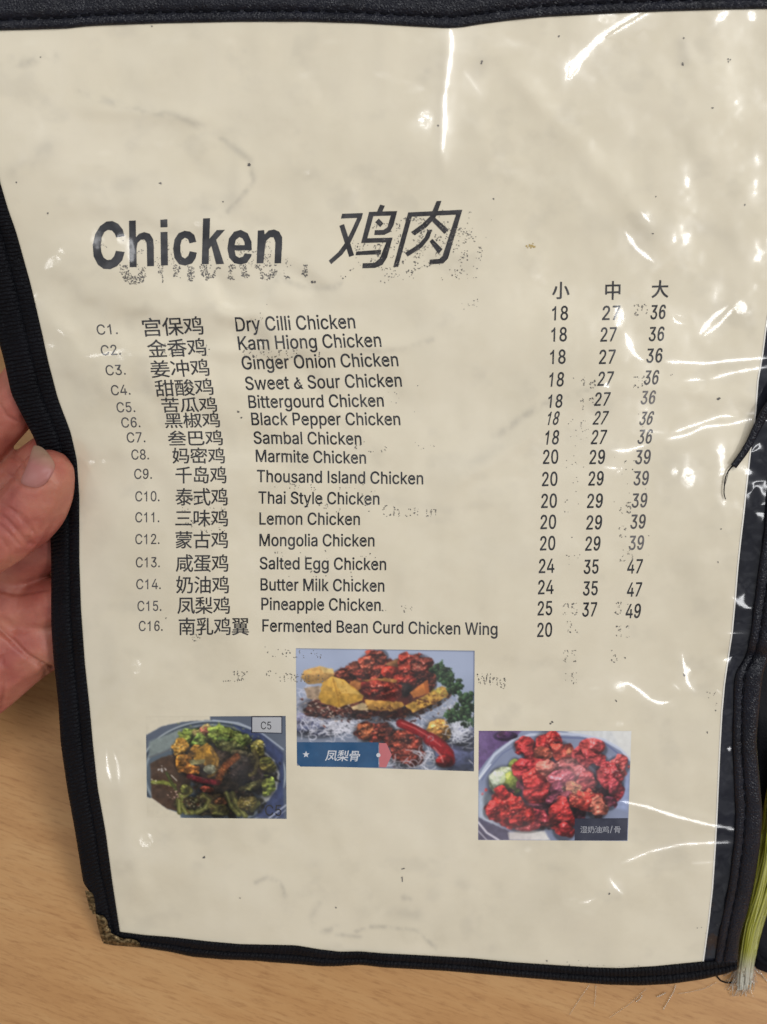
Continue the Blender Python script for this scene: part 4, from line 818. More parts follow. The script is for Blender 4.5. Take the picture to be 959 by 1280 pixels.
for ch, (l, r, t, b), wd in (('小', (690.8, 711.8, 352.5, 373.5), 0), ('中', (757, 775.5, 351.5, 374.5), 0), ('大', (815, 835.5, 350.5, 372), 0)):
    print_shape('size_heading', han(ch, l, r, t, b, -0.02, 0.02), MAT_HAN, sheet, bold=.42)

ROWS = [  # code, (x0, base, x1), chinese, (l, r, t, b), english, (x0, y0, x1, y1, cap), prices
 ('C1.', (121.8, 418.2, 147.5), '宫保鸡', (178.4, 253.7, 396.5, 419.5), 'Dry Cilli Chicken', (295.7, 414.2, 444.5, 410.3, 17.4)),
 ('C2.', (127, 444, 151.5), '金香鸡', (184.4, 257.3, 423.5, 446), 'Kam Hiong Chicken', (298.9, 437.4, 477, 433.3, 16.8)),
 ('C3.', (133, 469, 157.5), '姜冲鸡', (188.4, 261.3, 449.5, 471), 'Ginger Onion Chicken', (303.5, 461.8, 498.3, 457.6, 16.6)),
 ('C4.', (139.6, 494, 163.4), '甜酸鸡', (194.3, 266.4, 474, 494.8), 'Sweet & Sour Chicken', (307.7, 487.4, 502.6, 483.2, 16.4)),
 ('C5.', (146.4, 515.3, 169.3), '苦瓜鸡', (202.2, 271, 496.5, 515.3), 'Bittergourd Chicken', (311.5, 510, 480, 508.2, 15.6)),
 ('C6.', (152.3, 534.3, 175.7), '黑椒鸡', (206.2, 274.7, 515.7, 534.7), 'Black Pepper Chicken', (315, 531.3, 500.6, 531.4, 15.4)),
 ('C7.', (159, 553, 182), '叁巴鸡', (210, 278.3, 538, 556.8), 'Sambal Chicken', (317.8, 554.6, 452, 555.8, 15.2)),
 ('C8.', (164.6, 574.3, 186.4), '妈密鸡', (215.7, 281, 559.5, 579.3), 'Marmite Chicken', (320.3, 577.2, 457.6, 579.6, 15)),
 ('C9.', (168, 598.5, 190), '千岛鸡', (219.6, 283, 583, 604.2), 'Thousand Island Chicken', (321.6, 602.5, 529, 605.4, 15)),
 ('C10.', (169.3, 626.5, 199.4), '泰式鸡', (219.6, 284.6, 610, 632), 'Thai Style Chicken', (323.4, 629.4, 474.2, 630.8, 15)),
 ('C11.', (169.3, 652.7, 199.2), '三味鸡', (219.4, 285, 637, 658.2), 'Lemon Chicken', (324.6, 655.7, 449.8, 656.2, 15)),
 ('C12.', (169.3, 680, 199.4), '蒙古鸡', (219.6, 285, 664, 685.4), 'Mongolia Chicken', (324.6, 682.5, 468, 683, 15)),
 ('C13.', (170, 709, 199.8), '咸蛋鸡', (220, 285.4, 693, 715), 'Salted Egg Chicken', (325, 711.4, 482.6, 712.6, 15)),
 ('C14.', (170.5, 736.3, 201), '奶油鸡', (220.4, 286.2, 720, 741.8), 'Butter Milk Chicken', (326, 738, 480.4, 739.6, 15)),
 ('C15.', (172, 763.6, 201.8), '凤梨鸡', (222, 287.4, 746, 767.4), 'Pineapple Chicken', (327, 762.3, 475.8, 763.6, 15)),
 ('C16.', (173.7, 788.6, 203.4), '南乳鸡翼', (223.6, 311.2, 772, 794), 'Fermented Bean Curd Chicken Wing', (328.3, 789.3, 621.8, 793.8, 15)),
]
PRICES = [
 (('18', 690.3, 710.3, 400.4), ('27', 753, 775.5, 400), ('36', 813, 832.7, 399)), (('18', 689.3, 708.8, 427), ('27', 750.7, 770.9, 427), ('36', 811, 831, 426.4)),
 (('18', 687.8, 707.3, 455), ('27', 749, 769.7, 455), ('36', 808, 828.7, 453.4)), (('18', 686, 705.8, 483.3), ('27', 747, 767.5, 482.3), ('36', 804.7, 824.7, 480.8)),
 (('18', 684.8, 704, 509.8), ('27', 743, 763.5, 507.3), ('36', 800.7, 820.7, 505.3)), (('18', 683, 700.8, 531.3), ('27', 741, 761.5, 530.8), ('36', 798.7, 818.7, 531.3)),
 (('18', 680.8, 699.8, 555.8), ('27', 738.7, 759, 555.3), ('36', 796.7, 816.7, 554.8)), (('20', 679, 698, 580), ('29', 737, 756.7, 580.2), ('39', 794, 814, 580.2)),
 (('20', 677.8, 697, 607.7), ('29', 735.7, 755, 607), ('39', 792, 811.7, 606.7)), (('20', 676.8, 696.3, 635), ('29', 734, 754, 635), ('39', 789.7, 809.7, 634.5)),
 (('20', 675.8, 695.3, 661.4), ('29', 733, 753, 662), ('39', 788, 807.7, 661)), (('20', 675.3, 694.3, 688), ('29', 731.7, 751, 688.4), ('39', 786, 805.7, 687.4)),
 (('24', 673.8, 693.3, 716.4), ('35', 729.8, 748.7, 717.4), ('47', 784, 803.7, 717)), (('24', 672.8, 692.3, 742.9), ('35', 728.8, 747.7, 744.4), ('47', 783.7, 802.7, 745.9)),
 (('25', 672.3, 690.5, 769.3), ('37', 728, 746.5, 770.8), ('49', 782, 801.7, 772.8)), (('20', 671.8, 690.3, 796.3),)]
LEAN = [-.13, -.13, -.14, -.12, -.10, -.09, -.07, -.04, -.01, 0, 0, 0, 0, 0, 0, 0]
for i, (code, (cx0, cb, cx1), cn, box4, en, (ex0, ey0, ex1, ey1, cap)) in enumerate(ROWS):
    row = empty('menu_row', PG(ex0, ey0), sheet)
    row['label'] = 'row %s %s' % (code.rstrip('.'), en)
    sl = -0.035 if i < 4 else (-0.015 if i < 7 else 0.0)
    print_shape('item_code', latin(code, cx0, cb + 0.3, cx1, cb + sl * 20, 12.6, LEAN[i]), MAT_CODE, row, bold=.1)
    print_shape('chinese_name', han(cn, *box4, sl, LEAN[i]), MAT_HAN, row, bold=.22)
    print_shape('english_name', latin(en, ex0, ey0, ex1, ey1, cap, LEAN[i] * .9), MAT_INK, row, bold=.30)
    it = {4: .10, 5: .22, 6: .12, 3: .10}.get(i, .03)
    for k, (s, x0, x1, yb) in enumerate(PRICES[i]):
        ink = MAT_PALE if (k == 2 and i in (4, 11)) else (MAT_CODE if k == 2 and i in (3, 5, 6, 7, 8, 9, 10) else MAT_INK)
        off = (it + .03 * k) * 17
        print_shape('price', latin(s, x0, yb, x1 - off, yb - .6, 17.4 if i not in (4, 5) else 16.4, it + .03 * k), ink, row, bold=.30)

# print that came off on the film: speckled ghosts of the lettering
ghost = Bag()
def speck(x, y, r, lift=0.00011):
    n = 5; a0 = RNG.random() * 6
    a = a0 + np.arange(n) * 2 * math.pi / n
    rr = r * (0.6 + 0.8 * RNG.random(n))
    v = np.stack([x + rr * np.cos(a), y + rr * np.sin(a)], -1)
    ghost.add(PG(v[:, 0], v[:, 1], lift + 2e-6 * RNG.random()), [tuple(range(n))[::-1]], v)
def ghost_print(contours, dens, keep=0.5, yr=None, r=(0.35, 0.9), scale=9.0, seed=0):
    v, f = fill(contours)
    for t in f:
        a, b, c = v[list(t)]
        ar = abs((b[0] - a[0]) * (c[1] - a[1]) - (b[1] - a[1]) * (c[0] - a[0])) / 2
        for _ in range(RNG.poisson(ar * dens)):
            p, q = RNG.random(2)
            if p + q > 1: p, q = 1 - p, 1 - q
            x, y = a + p * (b - a) + q * (c - a)
            if yr and not (yr[0] < y < yr[1]): continue
            if vnoise(x / scale + seed, y / scale, 90 + seed) < keep: continue
            speck(x, y, RNG.uniform(*r))
ghost_print([c + (33, 19.5) for c in title], .42, .40, (331, 356), (0.4, 1.0), 11, 1)
ghost_print([c + (8, 5) for c in title], .12, .62, (300, 345), (0.3, 0.7), 9, 2)
ghost_print([c + (38, 12) for c in TITLE_HAN], .14, .5, None, (0.4, 0.9), 10, 3)
ghost_print([c + (14, 20) for c in TITLE_HAN], .10, .6, None, (0.4, 0.9), 10, 4)
for k, (s, x, y, d, kp) in enumerate([('25', 704, 828, .55, .3), ('35', 764, 828, .42, .35), ('18', 704, 855, .3, .4), ('18', 727, 486, .5, .3), ('28', 792, 485, .5, .35), ('18', 726, 512, .45, .4), ('20', 792, 395, .4, .35),
    ('25', 704, 769, .5, .3), ('31', 768, 768, .5, .3), ('25', 708, 791, .35, .5), ('36', 770, 797, .4, .45), ('20', 706, 640, .3, .5), ('17', 712, 672, .3, .45), ('18', 708, 706, .4, .4), ('25', 772, 642, .4, .4), ('2', 774, 672, .5, .25), ('25', 774, 702, .4, .4),
    ('20', 720, 562, .2, .55), ('20', 780, 590, .2, .55), ('10', 716, 540, .25, .5)]):
    ghost_print(latin(s, x, y, x + 9 * len(s), y, 15), d, kp, None, (0.35, 0.8), 6, 5 + k)
for k, (s, x0, y, x1, d, kp) in enumerate([('Fermented', 331, 822, 402, .35, .48), ('Fermented', 333, 852, 404, .4, .44), ('Wing', 596, 856, 632, .55, .3), ('Chicken', 478, 646, 546, .5, .42), ('Thai Style', 322, 612, 400, .35, .5), ('Ginger Onion', 304, 447, 400, .3, .5),
    ('Chicken', 430, 565, 500, .2, .6), ('Style Chicken', 380, 640, 470, .22, .6), ('Lemon Chicken', 330, 700, 470, .18, .62), ('Chicken', 470, 765, 530, .3, .6), ('Egg Chicken', 360, 722, 440, .15, .6)]):
    ghost_print(latin(s, x0, y, x1, y + 1, 14), d, kp, None, (0.35, 0.8), 8, 30 + k)
for k, (s, l, r, t, b, d) in enumerate([('三味鸡', 279, 311, 838, 853, .35), ('蒙古', 224, 252, 790, 802, .12), ('泰式鸡', 226, 290, 620, 641, .12), ('咸蛋鸡', 226, 290, 650, 668, .09), ('保鸡', 200, 262, 425, 446, .12)]):
    ghost_print(han(s, l, r, t, b), d * 2, .42, None, (0.35, 0.75), 7, 50 + k)
for (x, y, sx, sy, n) in ((590, 380, 12, 4, 22), (545, 305, 25, 30, 40), (585, 300, 8, 20, 26), (580, 345, 12, 5, 14), (500, 345, 30, 4, 30), (440, 610, 30, 8, 26), (530, 560, 12, 6, 14), (500, 500, 30, 14, 20), (890, 870, 6, 14, 16), (840, 470, 3, 6, 7), (320, 400, 30, 20, 16), (880, 1160, 20, 8, 12), (740, 1206, 60, 3, 40), (790, 600, 30, 60, 30), (720, 560, 14, 60, 40)):
    for _ in range(n // 2): speck(RNG.normal(x, sx * .6), RNG.normal(y, sy * .6), RNG.uniform(.3, .75))
V, F = ghost.get()
g = mesh_obj('ink_smudge', V, F, MAT_GHOST, sheet, smooth=False, film=np.concatenate(ghost.px)); g['kind'] = 'stuff'; g['label'] = 'speckled ghost print left on the film'

# single dark specks
spk = Bag(); sv = ghost; ghost = spk
for (x, y, r) in ((310.5, 206, 2.2), (60, 267, 1.5), (201, 229, 1.4), (279, 252, 1.2), (391, 353, 2.2), (602, 77, 1.7), (548, 157, 1.3), (853, 80, 2.2), (911, 75, 2), (855, 48, 1.1), (891, 135, 1.4), (931, 256, 1.2), (699, 46, 1.2), (816, 292, 1), (617, 249, 1.5), (820, 246, 1),
                  (255, 1072, 1.9), (899, 498, 1.7), (901, 661, 1.2), (898, 703, .9), (691, 902, 1.6), (688, 905, 1.2), (762, 1117, 1.2), (300, 1123, 1), (420, 1135, 1), (684, 1201, 1), (298, 515, 1.5), (302, 522, 1.2), (208, 773, 1), (50, 72, 1), (20, 228, 1), (190, 33, 1), (895, 888, 1.1), (884, 916, 1.2), (855, 844, 1.3), (770, 876, 1.2)):
    for q in range(3): speck(x + RNG.normal(0, r * .4), y + RNG.normal(0, r * .4), r * RNG.uniform(.5, .9))
for (x0, y0, x1, y1, wd) in ((501.5, 1097.5, 503.6, 1096.5, 1.2), (503, 1096, 503, 1102.5, 1.3), (502, 1086.5, 506, 1085.5, 1.2)):
    dx, dy = x1 - x0, y1 - y0; l = math.hypot(dx, dy); nx_, ny_ = -dy / l * wd / 2, dx / l * wd / 2
    v = np.array([(x0 + nx_, y0 + ny_), (x1 + nx_, y1 + ny_), (x1 - nx_, y1 - ny_), (x0 - nx_, y0 - ny_)])
    spk.add(PG(v[:, 0], v[:, 1], .00013), [(0, 1, 2, 3)], v)
V, F = spk.get(); mesh_obj('dirt_speck', V, F, MAT_GHOST, sheet, smooth=False, film=np.concatenate(spk.px))['kind'] = 'stuff'
yst = Bag(); ghost = yst
for _ in range(16): speck(RNG.normal(664, 3), RNG.normal(308, 1.4), RNG.uniform(.6, 1.5))
V, F = yst.get(); mesh_obj('sauce_stain', V, F, MAT_YELLOW, sheet, smooth=False, film=np.concatenate(yst.px))

# ------------------------------------------------------------------ the three printed food photos: small paintings made here, kept as the print's own colours
def srgb(c):
    c = np.asarray(c, float) / 255.0
    return np.where(c <= 0.04045, c / 12.92, ((c + 0.055) / 1.055) ** 2.4)

class Canvas:
    """a painting in the coordinates of one enlarged look at the photograph"""
    def __init__(s, x0, y0, x1, y1, step, base):
        s.x, s.y = np.meshgrid(np.arange(x0, x1 + step, step), np.arange(y0, y1 + step, step))
        s.c = np.empty(s.x.shape + (3,)); s.c[:] = base; s.step = step; s.k = 0
    def put(s, m, col):
        m = np.clip(m, 0, 1)[..., None]; s.c = s.c * (1 - m) + np.asarray(col, float) * m
    def blob(s, cx, cy, rx, ry, col, rot=0, rough=.35, tex=.5, gloss=.5, al=1, amb=.42, fs=None):
        """one lump: lit from the upper left, its skin rippled, darker towards its own foot"""
        s.k += 1; k = s.k
        dx, dy = s.x - cx, s.y - cy; a = math.radians(rot); ca, sa = math.cos(a), math.sin(a)
        u = (dx * ca + dy * sa) / rx; v = (-dx * sa + dy * ca) / ry
        sc = fs or 46.0
        nz = fbm(s.x / sc + k * 7, s.y / sc, 200 + k, 2) - .5
        r = np.sqrt(u * u + v * v) * (1 + rough * nz * 2)
        if rx > 28: s.c *= (1 - .42 * al * sstep(1.34, 1.0, np.sqrt(((u - .04)) ** 2 + (v - .10) ** 2)) * sstep(1.5, 1.1, np.sqrt(u * u + v * v)))[..., None]
        m = sstep(1.04, .92, r) * sstep(1.32, 1.2, np.sqrt(u * u + v * v))
        z = np.sqrt(np.clip(1.05 - r * r, 0.03, 1))
        hgt = fbm(s.x / (sc * .75) + k * 3, s.y / (sc * .6), 300 + k, 3)
        gy, gx = np.gradient(hgt, s.step)
        bx = (u * ca - v * sa) * .8 - gx * sc * tex * 1.15; by = (u * sa + v * ca) * .8 - gy * sc * tex * 1.15
        ln = np.sqrt(bx * bx + by * by + z * z)
        lam = np.clip((-.38 * bx - .68 * by + .62 * z) / ln, 0, 1)
        hx_, hy_, hz_ = (-.25 * bx, -.45 * by, .86 * z)
        sp = np.clip((hx_ + hy_ + hz_) / ln, 0, 1) ** 60 * gloss * sstep(.45, .62, hgt)
        tone = (.80 + .40 * fbm(s.x / 15 + k, s.y / 12, 400 + k, 3)) * (.72 + .5 * sstep(.25, .62, hgt))
        base = np.asarray(col, float)
        lit = (amb + (1.12 - amb) * lam)[..., None]
        out = base * lit * tone[..., None] + (base * .25 + 165) * (sp * .9)[..., None] + np.array((34, 18, 6)) * (lam ** 3 * .6)[..., None]
        m = (m * al)[..., None]; s.c = s.c * (1 - m) + np.clip(out, 0, 255) * m
    def poly(s, pts, col, tex=.25, soft=2.5, al=1, shade=0.0, wob=4):
        s.k += 1; pts = np.asarray(pts, float)
        X = s.x + wob * (vnoise(s.x / 14, s.y / 14, s.k) - .5); Y = s.y + wob * (vnoise(s.x / 14, s.y / 14, s.k + 50) - .5)
        ins = np.zeros(X.shape, bool); d2 = np.full(X.shape, 1e9)
        for (x0, y0), (x1, y1) in zip(pts, np.roll(pts, -1, 0)):
            cond = (y0 > Y) != (y1 > Y)
            ins ^= cond & (X < (x1 - x0) * (Y - y0) / ((y1 - y0) if y1 != y0 else 1e-9) + x0)
            dx, dy = x1 - x0, y1 - y0; t = np.clip(((X - x0) * dx + (Y - y0) * dy) / (dx * dx + dy * dy + 1e-9), 0, 1)
            d2 = np.minimum(d2, (X - x0 - t * dx) ** 2 + (Y - y0 - t * dy) ** 2)
        sd = np.where(ins, 1, -1) * np.sqrt(d2)
        tone = 1 + tex * 2 * (fbm(X / 20 + s.k, Y / 20, 500 + s.k, 4) - .5)
        if shade: tone = tone * (1 + shade * np.clip((pts[:, 1].mean() - Y) / (np.ptp(pts[:, 1]) + 1e-9), -.5, .5))
        m = (sstep(-soft, soft, sd) * al)[..., None]
        s.c = s.c * (1 - m) + np.clip(np.asarray(col, float) * tone[..., None], 0, 255) * m
    def line(s, pts, wd, col, al=1, soft=.6, tex=0):
        pts = np.asarray(pts, float); m = wd * 1.5 + 4
        i = (s.x[0] > pts[:, 0].min() - m) & (s.x[0] < pts[:, 0].max() + m); j = (s.y[:, 0] > pts[:, 1].min() - m) & (s.y[:, 0] < pts[:, 1].max() + m)
        if not i.any() or not j.any(): return
        sl = np.ix_(j, i); X, Y = s.x[sl], s.y[sl]; d2 = np.full(X.shape, 1e9)
        for (x0, y0), (x1, y1) in zip(pts[:-1], pts[1:]):
            dx, dy = x1 - x0, y1 - y0; t = np.clip(((X - x0) * dx + (Y - y0) * dy) / (dx * dx + dy * dy + 1e-9), 0, 1)
            d2 = np.minimum(d2, (X - x0 - t * dx) ** 2 + (Y - y0 - t * dy) ** 2)
        d = np.sqrt(d2) / (wd / 2)
        so = soft if wd < 14 else .16
        mm = (sstep(1 + so, 1 - so, d) * al)[..., None]
        c = np.asarray(col, float) * np.ones(X.shape + (1,))
        if tex: c = c * (1 - .35 * np.clip(d, 0, 1.4) ** 2 + tex * (vnoise(X / 8, Y / 8, 7) - .5))[..., None]
        s.c[sl] = s.c[sl] * (1 - mm) + np.clip(c, 0, 255) * mm
    def curl(s, cx, cy, rx, ry, n, col, wd=(2.6, 5), al=.85, R=None, ln=(30, 90)):
        R = R or RNG
        for _ in range(n):
            x = R.normal(cx, rx * .55); y = R.normal(cy, ry * .55); a = R.random() * 6.28; k = R.normal(0, .25); p = [(x, y)]
            for _ in range(int(R.uniform(*ln) / 8)):
                a += k + R.normal(0, .18); x += 8 * math.cos(a); y += 6 * math.sin(a); p.append((x, y))
            s.line(p, R.uniform(*wd), np.asarray(col) * R.uniform(.72, 1.08), al)
    def flecks(s, cx, cy, rx, ry, n, col, r=(2, 6), al=.9):
        for _ in range(n):
            x, y = RNG.normal(cx, rx * .5), RNG.normal(cy, ry * .5); a = RNG.random() * 6.28; l = RNG.uniform(*r)
            s.line([(x, y), (x + l * 2 * math.cos(a), y + l * math.sin(a))], l, np.asarray(col) * RNG.uniform(.7, 1.15), al)

LIT = 0.80           # how bright white paint shows there: print colour = seen colour / LIT
def photo(cv, ox, oy, k, corners, label, gain=1.0, sat=1.0, mul=1.0, keep=None):
    """the painting laid on the sheet: corners are top left, top right, bottom right, bottom left in photograph pixels"""
    ny, nx = cv.x.shape
    for _ in range(1):
        cv.c[1:-1] = (cv.c[:-2] + 2 * cv.c[1:-1] + cv.c[2:]) / 4; cv.c[:, 1:-1] = (cv.c[:, :-2] + 2 * cv.c[:, 1:-1] + cv.c[:, 2:]) / 4
    g_ = cv.c @ np.array((.3, .59, .11)); m_ = np.ones(g_.shape) if keep is None else 1 - keep.astype(float)
    cv.c = cv.c * (1 - m_)[..., None] + ((g_[..., None] + (cv.c - g_[..., None]) * sat) * mul) * m_[..., None]
    u, v = np.meshgrid(np.linspace(0, 1, nx), np.linspace(0, 1, ny))
    tl, tr, br, bl = (np.array(c, float) for c in corners)
    q = (tl * (1 - u)[..., None] + tr * u[..., None]) * (1 - v)[..., None] + (bl * (1 - u)[..., None] + br * u[..., None]) * v[..., None]
    q = q.reshape(-1, 2)
    col = np.clip(srgb(cv.c) / LIT * gain, 0, .8).reshape(-1, 3)
    o = mesh_obj('food_photo', PG(q[:, 0], q[:, 1], 0.00006), grid_faces(ny, nx), MAT_PHOTO, sheet, film=q, colors=col)
    o['label'] = label
    return o

# middle photo: pineapple, fried pieces, noodles
R2 = np.random.default_rng(5)
c = Canvas(38, 40, 893, 630, 3.4, (146, 156, 180))
c.c *= (1.06 - .30 * sstep(40, 640, c.y) + .05 * (fbm(c.x / 200, c.y / 120, 1, 3) - .5))[..., None]
c.blob(120, 420, 140, 60, (92, 98, 132), tex=.1, gloss=0); c.blob(820, 560, 120, 70, (84, 92, 134), tex=.1, gloss=0, al=.8); c.blob(840, 460, 90, 60, (96, 102, 128), tex=.2, gloss=0)
c.curl(230, 420, 190, 55, 260, (214, 212, 222), R=R2); c.curl(85, 300, 60, 80, 90, (190, 192, 208), R=R2); c.curl(820, 420, 90, 80, 130, (208, 208, 216), R=R2); c.curl(790, 330, 60, 40, 30, (190, 190, 200), R=R2)
c.curl(600, 420, 150, 50, 110, (204, 202, 212), R=R2); c.curl(600, 590, 120, 26, 70, (208, 206, 214), R=R2); c.curl(130, 350, 90, 40, 40, (160, 150, 160), R=R2)
c.blob(240, 330, 170, 55, (66, 34, 30), rough=.8, tex=.9, gloss=.25); c.blob(450, 345, 150, 45, (72, 34, 24), rough=.9, tex=.9, gloss=.2); c.blob(650, 300, 120, 40, (84, 42, 24), rot=-25, rough=.8, tex=.8, gloss=.2)
c.flecks(250, 330, 190, 60, 110, (120, 60, 46), (3, 9)); c.flecks(200, 340, 160, 50, 60, (186, 160, 140), (2, 7)); c.flecks(480, 345, 200, 40, 100, (58, 22, 18), (3, 9)); c.flecks(440, 375, 200, 24, 70, (44, 20, 20), (3, 8))
c.poly([(75, 240), (150, 225), (160, 300), (90, 290)], (170, 140, 110), .4); c.poly([(300, 330), (360, 305), (400, 320), (380, 345), (310, 345)], (190, 160, 110), .3)
c.poly([(240, 150), (360, 90), (640, 80), (710, 180), (700, 260), (600, 320), (380, 320), (280, 260)], (84, 34, 28), .4, 6, wob=20)
c.poly([(365, 292), (545, 298), (560, 318), (500, 345), (385, 342)], (176, 122, 44), .45, shade=.3); c.flecks(470, 335, 120, 14, 40, (84, 46, 18), (2, 6))
c.poly([(560, 318), (660, 262), (740, 215), (772, 228), (770, 262), (735, 285), (600, 350)], (176, 128, 44), .5); c.flecks(670, 300, 90, 34, 60, (92, 48, 16), (2, 7)); c.flecks(720, 245, 44, 20, 26, (206, 186, 60), (2, 6))
for q in ((280, 190, 55, 40), (330, 150, 46, 40), (260, 165, 40, 24), (680, 190, 30, 46)): c.blob(*q, (120, 52, 38), rough=.8, tex=1.0, gloss=.3)
c.poly([(300, 200), (360, 180), (370, 220), (330, 250), (290, 230)], (160, 92, 40), .4)
c.poly([(60, 188), (78, 150), (150, 127), (215, 143), (222, 172), (180, 212), (95, 222)], (188, 138, 66), .35, shade=.5); c.poly([(150, 128), (214, 143), (220, 165), (170, 160)], (212, 172, 96), .2)
c.flecks(150, 190, 70, 24, 14, (120, 72, 28), (2, 4))
c.poly([(144, 288), (163, 210), (214, 177), (266, 194), (362, 270), (356, 296), (240, 334), (160, 312)], (196, 142, 40), .3, shade=.35)
c.poly([(214, 180), (262, 196), (352, 268), (255, 262)], (214, 168, 74), .2, al=.75); c.line([(215, 190), (240, 290), (244, 330)], 5, (150, 96, 16), .7); c.flecks(240, 250, 70, 50, 18, (160, 100, 20), (2, 4))
c.blob(400, 135, 62, 75, (150, 52, 36), rough=.7, tex=1.1, gloss=.8); c.blob(445, 75, 32, 34, (128, 56, 42), rough=.8, tex=1.0, gloss=.5); c.blob(350, 165, 40, 32, (138, 50, 36), rough=.7, tex=1, gloss=.6); c.blob(380, 110, 30, 34, (165, 66, 44), rough=.7, tex=1, gloss=.8)
c.poly([(462, 115), (520, 85), (600, 70), (640, 90), (600, 120), (520, 132)], (160, 104, 60), .4); c.blob(490, 158, 44, 32, (168, 40, 26), rough=.3, tex=.4, gloss=.6)
c.blob(590, 145, 82, 78, (148, 46, 34), rough=.5, tex=1.0, gloss=.9); c.blob(640, 130, 52, 62, (124, 52, 42), rough=.6, tex=1.1, gloss=.6); c.blob(560, 190, 60, 36, (140, 34, 24), rough=.5, tex=.8, gloss=.6)
c.poly([(350, 195), (470, 180), (525, 190), (520, 205), (420, 212)], (172, 110, 44), .3)
c.blob(555, 235, 34, 34, (44, 30, 28), rough=.5, tex=.6, gloss=.3)
c.poly([(350, 205), (450, 195), (545, 215), (545, 262), (510, 300), (400, 285), (348, 262)], (138, 36, 26), .4, shade=.5); c.blob(440, 240, 92, 40, (152, 46, 34), rough=.5, tex=1.1, gloss=1.0)
c.poly([(583, 250), (670, 186), (677, 252), (602, 278)], (188, 102, 34), .2, shade=.3); c.poly([(650, 200), (672, 188), (677, 250), (660, 255)], (160, 78, 24), .2)
c.flecks(470, 230, 150, 60, 46, (220, 150, 120), (1.5, 3.5), .7); c.flecks(590, 140, 70, 60, 40, (226, 160, 130), (1.5, 3.5), .75); c.flecks(400, 130, 50, 60, 26, (216, 140, 110), (1.5, 3.5), .75)
# lower pieces
c.blob(410, 450, 92, 54, (152, 50, 34), rough=.5, tex=1.1, gloss=.9); c.blob(370, 445, 36, 46, (172, 84, 44), rough=.5, tex=1, gloss=.8); c.blob(470, 455, 40, 50, (92, 34, 26), rough=.5, tex=.9, gloss=.4)
c.blob(560, 525, 84, 92, (146, 48, 34), rough=.45, tex=1.1, gloss=.9); c.blob(530, 480, 46, 46, (168, 66, 46), rough=.5, tex=1.1, gloss=.9); c.blob(570, 575, 52, 40, (112, 38, 28), rough=.5, tex=1, gloss=.6)
c.flecks(555, 510, 70, 70, 40, (226, 150, 116), (1.5, 4), .75); c.flecks(400, 445, 70, 36, 30, (214, 130, 90), (1.5, 4), .75)
c.blob(722, 438, 62, 64, (176, 122, 46), rot=30, rough=.25, tex=.5, gloss=.8); c.line([(690, 400), (740, 420), (772, 470)], 8, (206, 160, 86), .8); c.blob(735, 460, 30, 34, (140, 86, 30), rough=.3, tex=.5)
c.line([(540, 405), (590, 425), (650, 455), (690, 480)], 44, (150, 18, 22), tex=.3); c.line([(680, 478), (730, 510), (765, 550), (770, 580)], 66, (158, 18, 24), tex=.3); c.line([(545, 402), (610, 428), (680, 470), (735, 512)], 7, (216, 92, 84), .7); c.blob(750, 585, 40, 30, (150, 20, 22), rough=.1, tex=.2, gloss=.8)
c.line([(700, 520), (735, 560), (745, 590)], 9, (235, 150, 140), .55)
c.curl(660, 560, 40, 60, 26, (196, 190, 198), R=R2); c.curl(540, 605, 60, 14, 14, (190, 188, 198), R=R2)
for _ in range(250):
    x, y = ((745, 150), (720, 135), (800, 225), (850, 275), (835, 350), (790, 360), (870, 320), (760, 180), (860, 385))[RNG.integers(9)]
    c.blob(RNG.normal(x, 17), RNG.normal(y, 15), RNG.uniform(8, 20), RNG.uniform(6, 13), np.array((50, 84, 50)) * RNG.uniform(.45, 1.2), rot=RNG.uniform(0, 180), rough=.6, tex=.3, gloss=.1, fs=8)
c.curl(830, 430, 60, 40, 22, (196, 196, 206), R=R2); c.line([(38, 40), (893, 42)], 5, (70, 76, 96), .5); c.line([(893, 40), (893, 630)], 5, (60, 66, 96), .6)
ph = photo(c, 360, 800, 3.836, ((370, 810.4), (593.4, 813.4), (592.6, 964.2), (371.4, 957)), 'middle food photo of pineapple and red glazed pieces on white noodles', 1.0, .84, .98)
p2 = lambda pts: T(pts, 360, 800, 3.836)
def patch(name, pts, mat, parent, lift): return print_shape(name, [np.asarray(pts, float)], mat, parent, lift, 7.0)
cap = patch('caption_tag', p2([(43, 490), (433, 491), (434, 611), (60, 607), (44, 590)]), MAT_BLUE, ph, .00010)
patch('caption_arrow', p2([(437, 494), (472, 495), (498, 551), (471, 611), (438, 610)]), MAT_PINK, ph, .00010)
patch('tag_hole', p2([(434 + 10 * math.cos(a), 552 + 10 * math.sin(a)) for a in np.linspace(0, 6.28, 18)[:-1]]), MAT_WHITE, ph, .00014)
patch('star', p2([(87 + r * math.sin(a), 549 - r * math.cos(a)) for a, r in [(k * math.pi / 5, 17 if k % 2 == 0 else 7.5) for k in range(10)]]), MAT_WHITE, ph, .00014)
def heavy(contours_name, cs, mat, parent, lift):
    b = Bag()
    for k, (dx, dy) in enumerate(((0, 0), (.45, 0), (.22, .3))):          # struck three times, so the strokes come out heavy
        v, f = fill([q + (dx, dy) for q in cs], 7.0); b.add(PG(v[:, 0], v[:, 1], lift + k * 4e-6), [t[::-1] for t in f], v)
    V, F = b.get(); return mesh_obj(contours_name, V, F, mat, parent, film=np.concatenate(b.px))
heavy('caption_characters', han('凤梨骨', 407.5, 449.5, 937.8, 951.2, .02, .18), MAT_WHITE, ph, .00014)

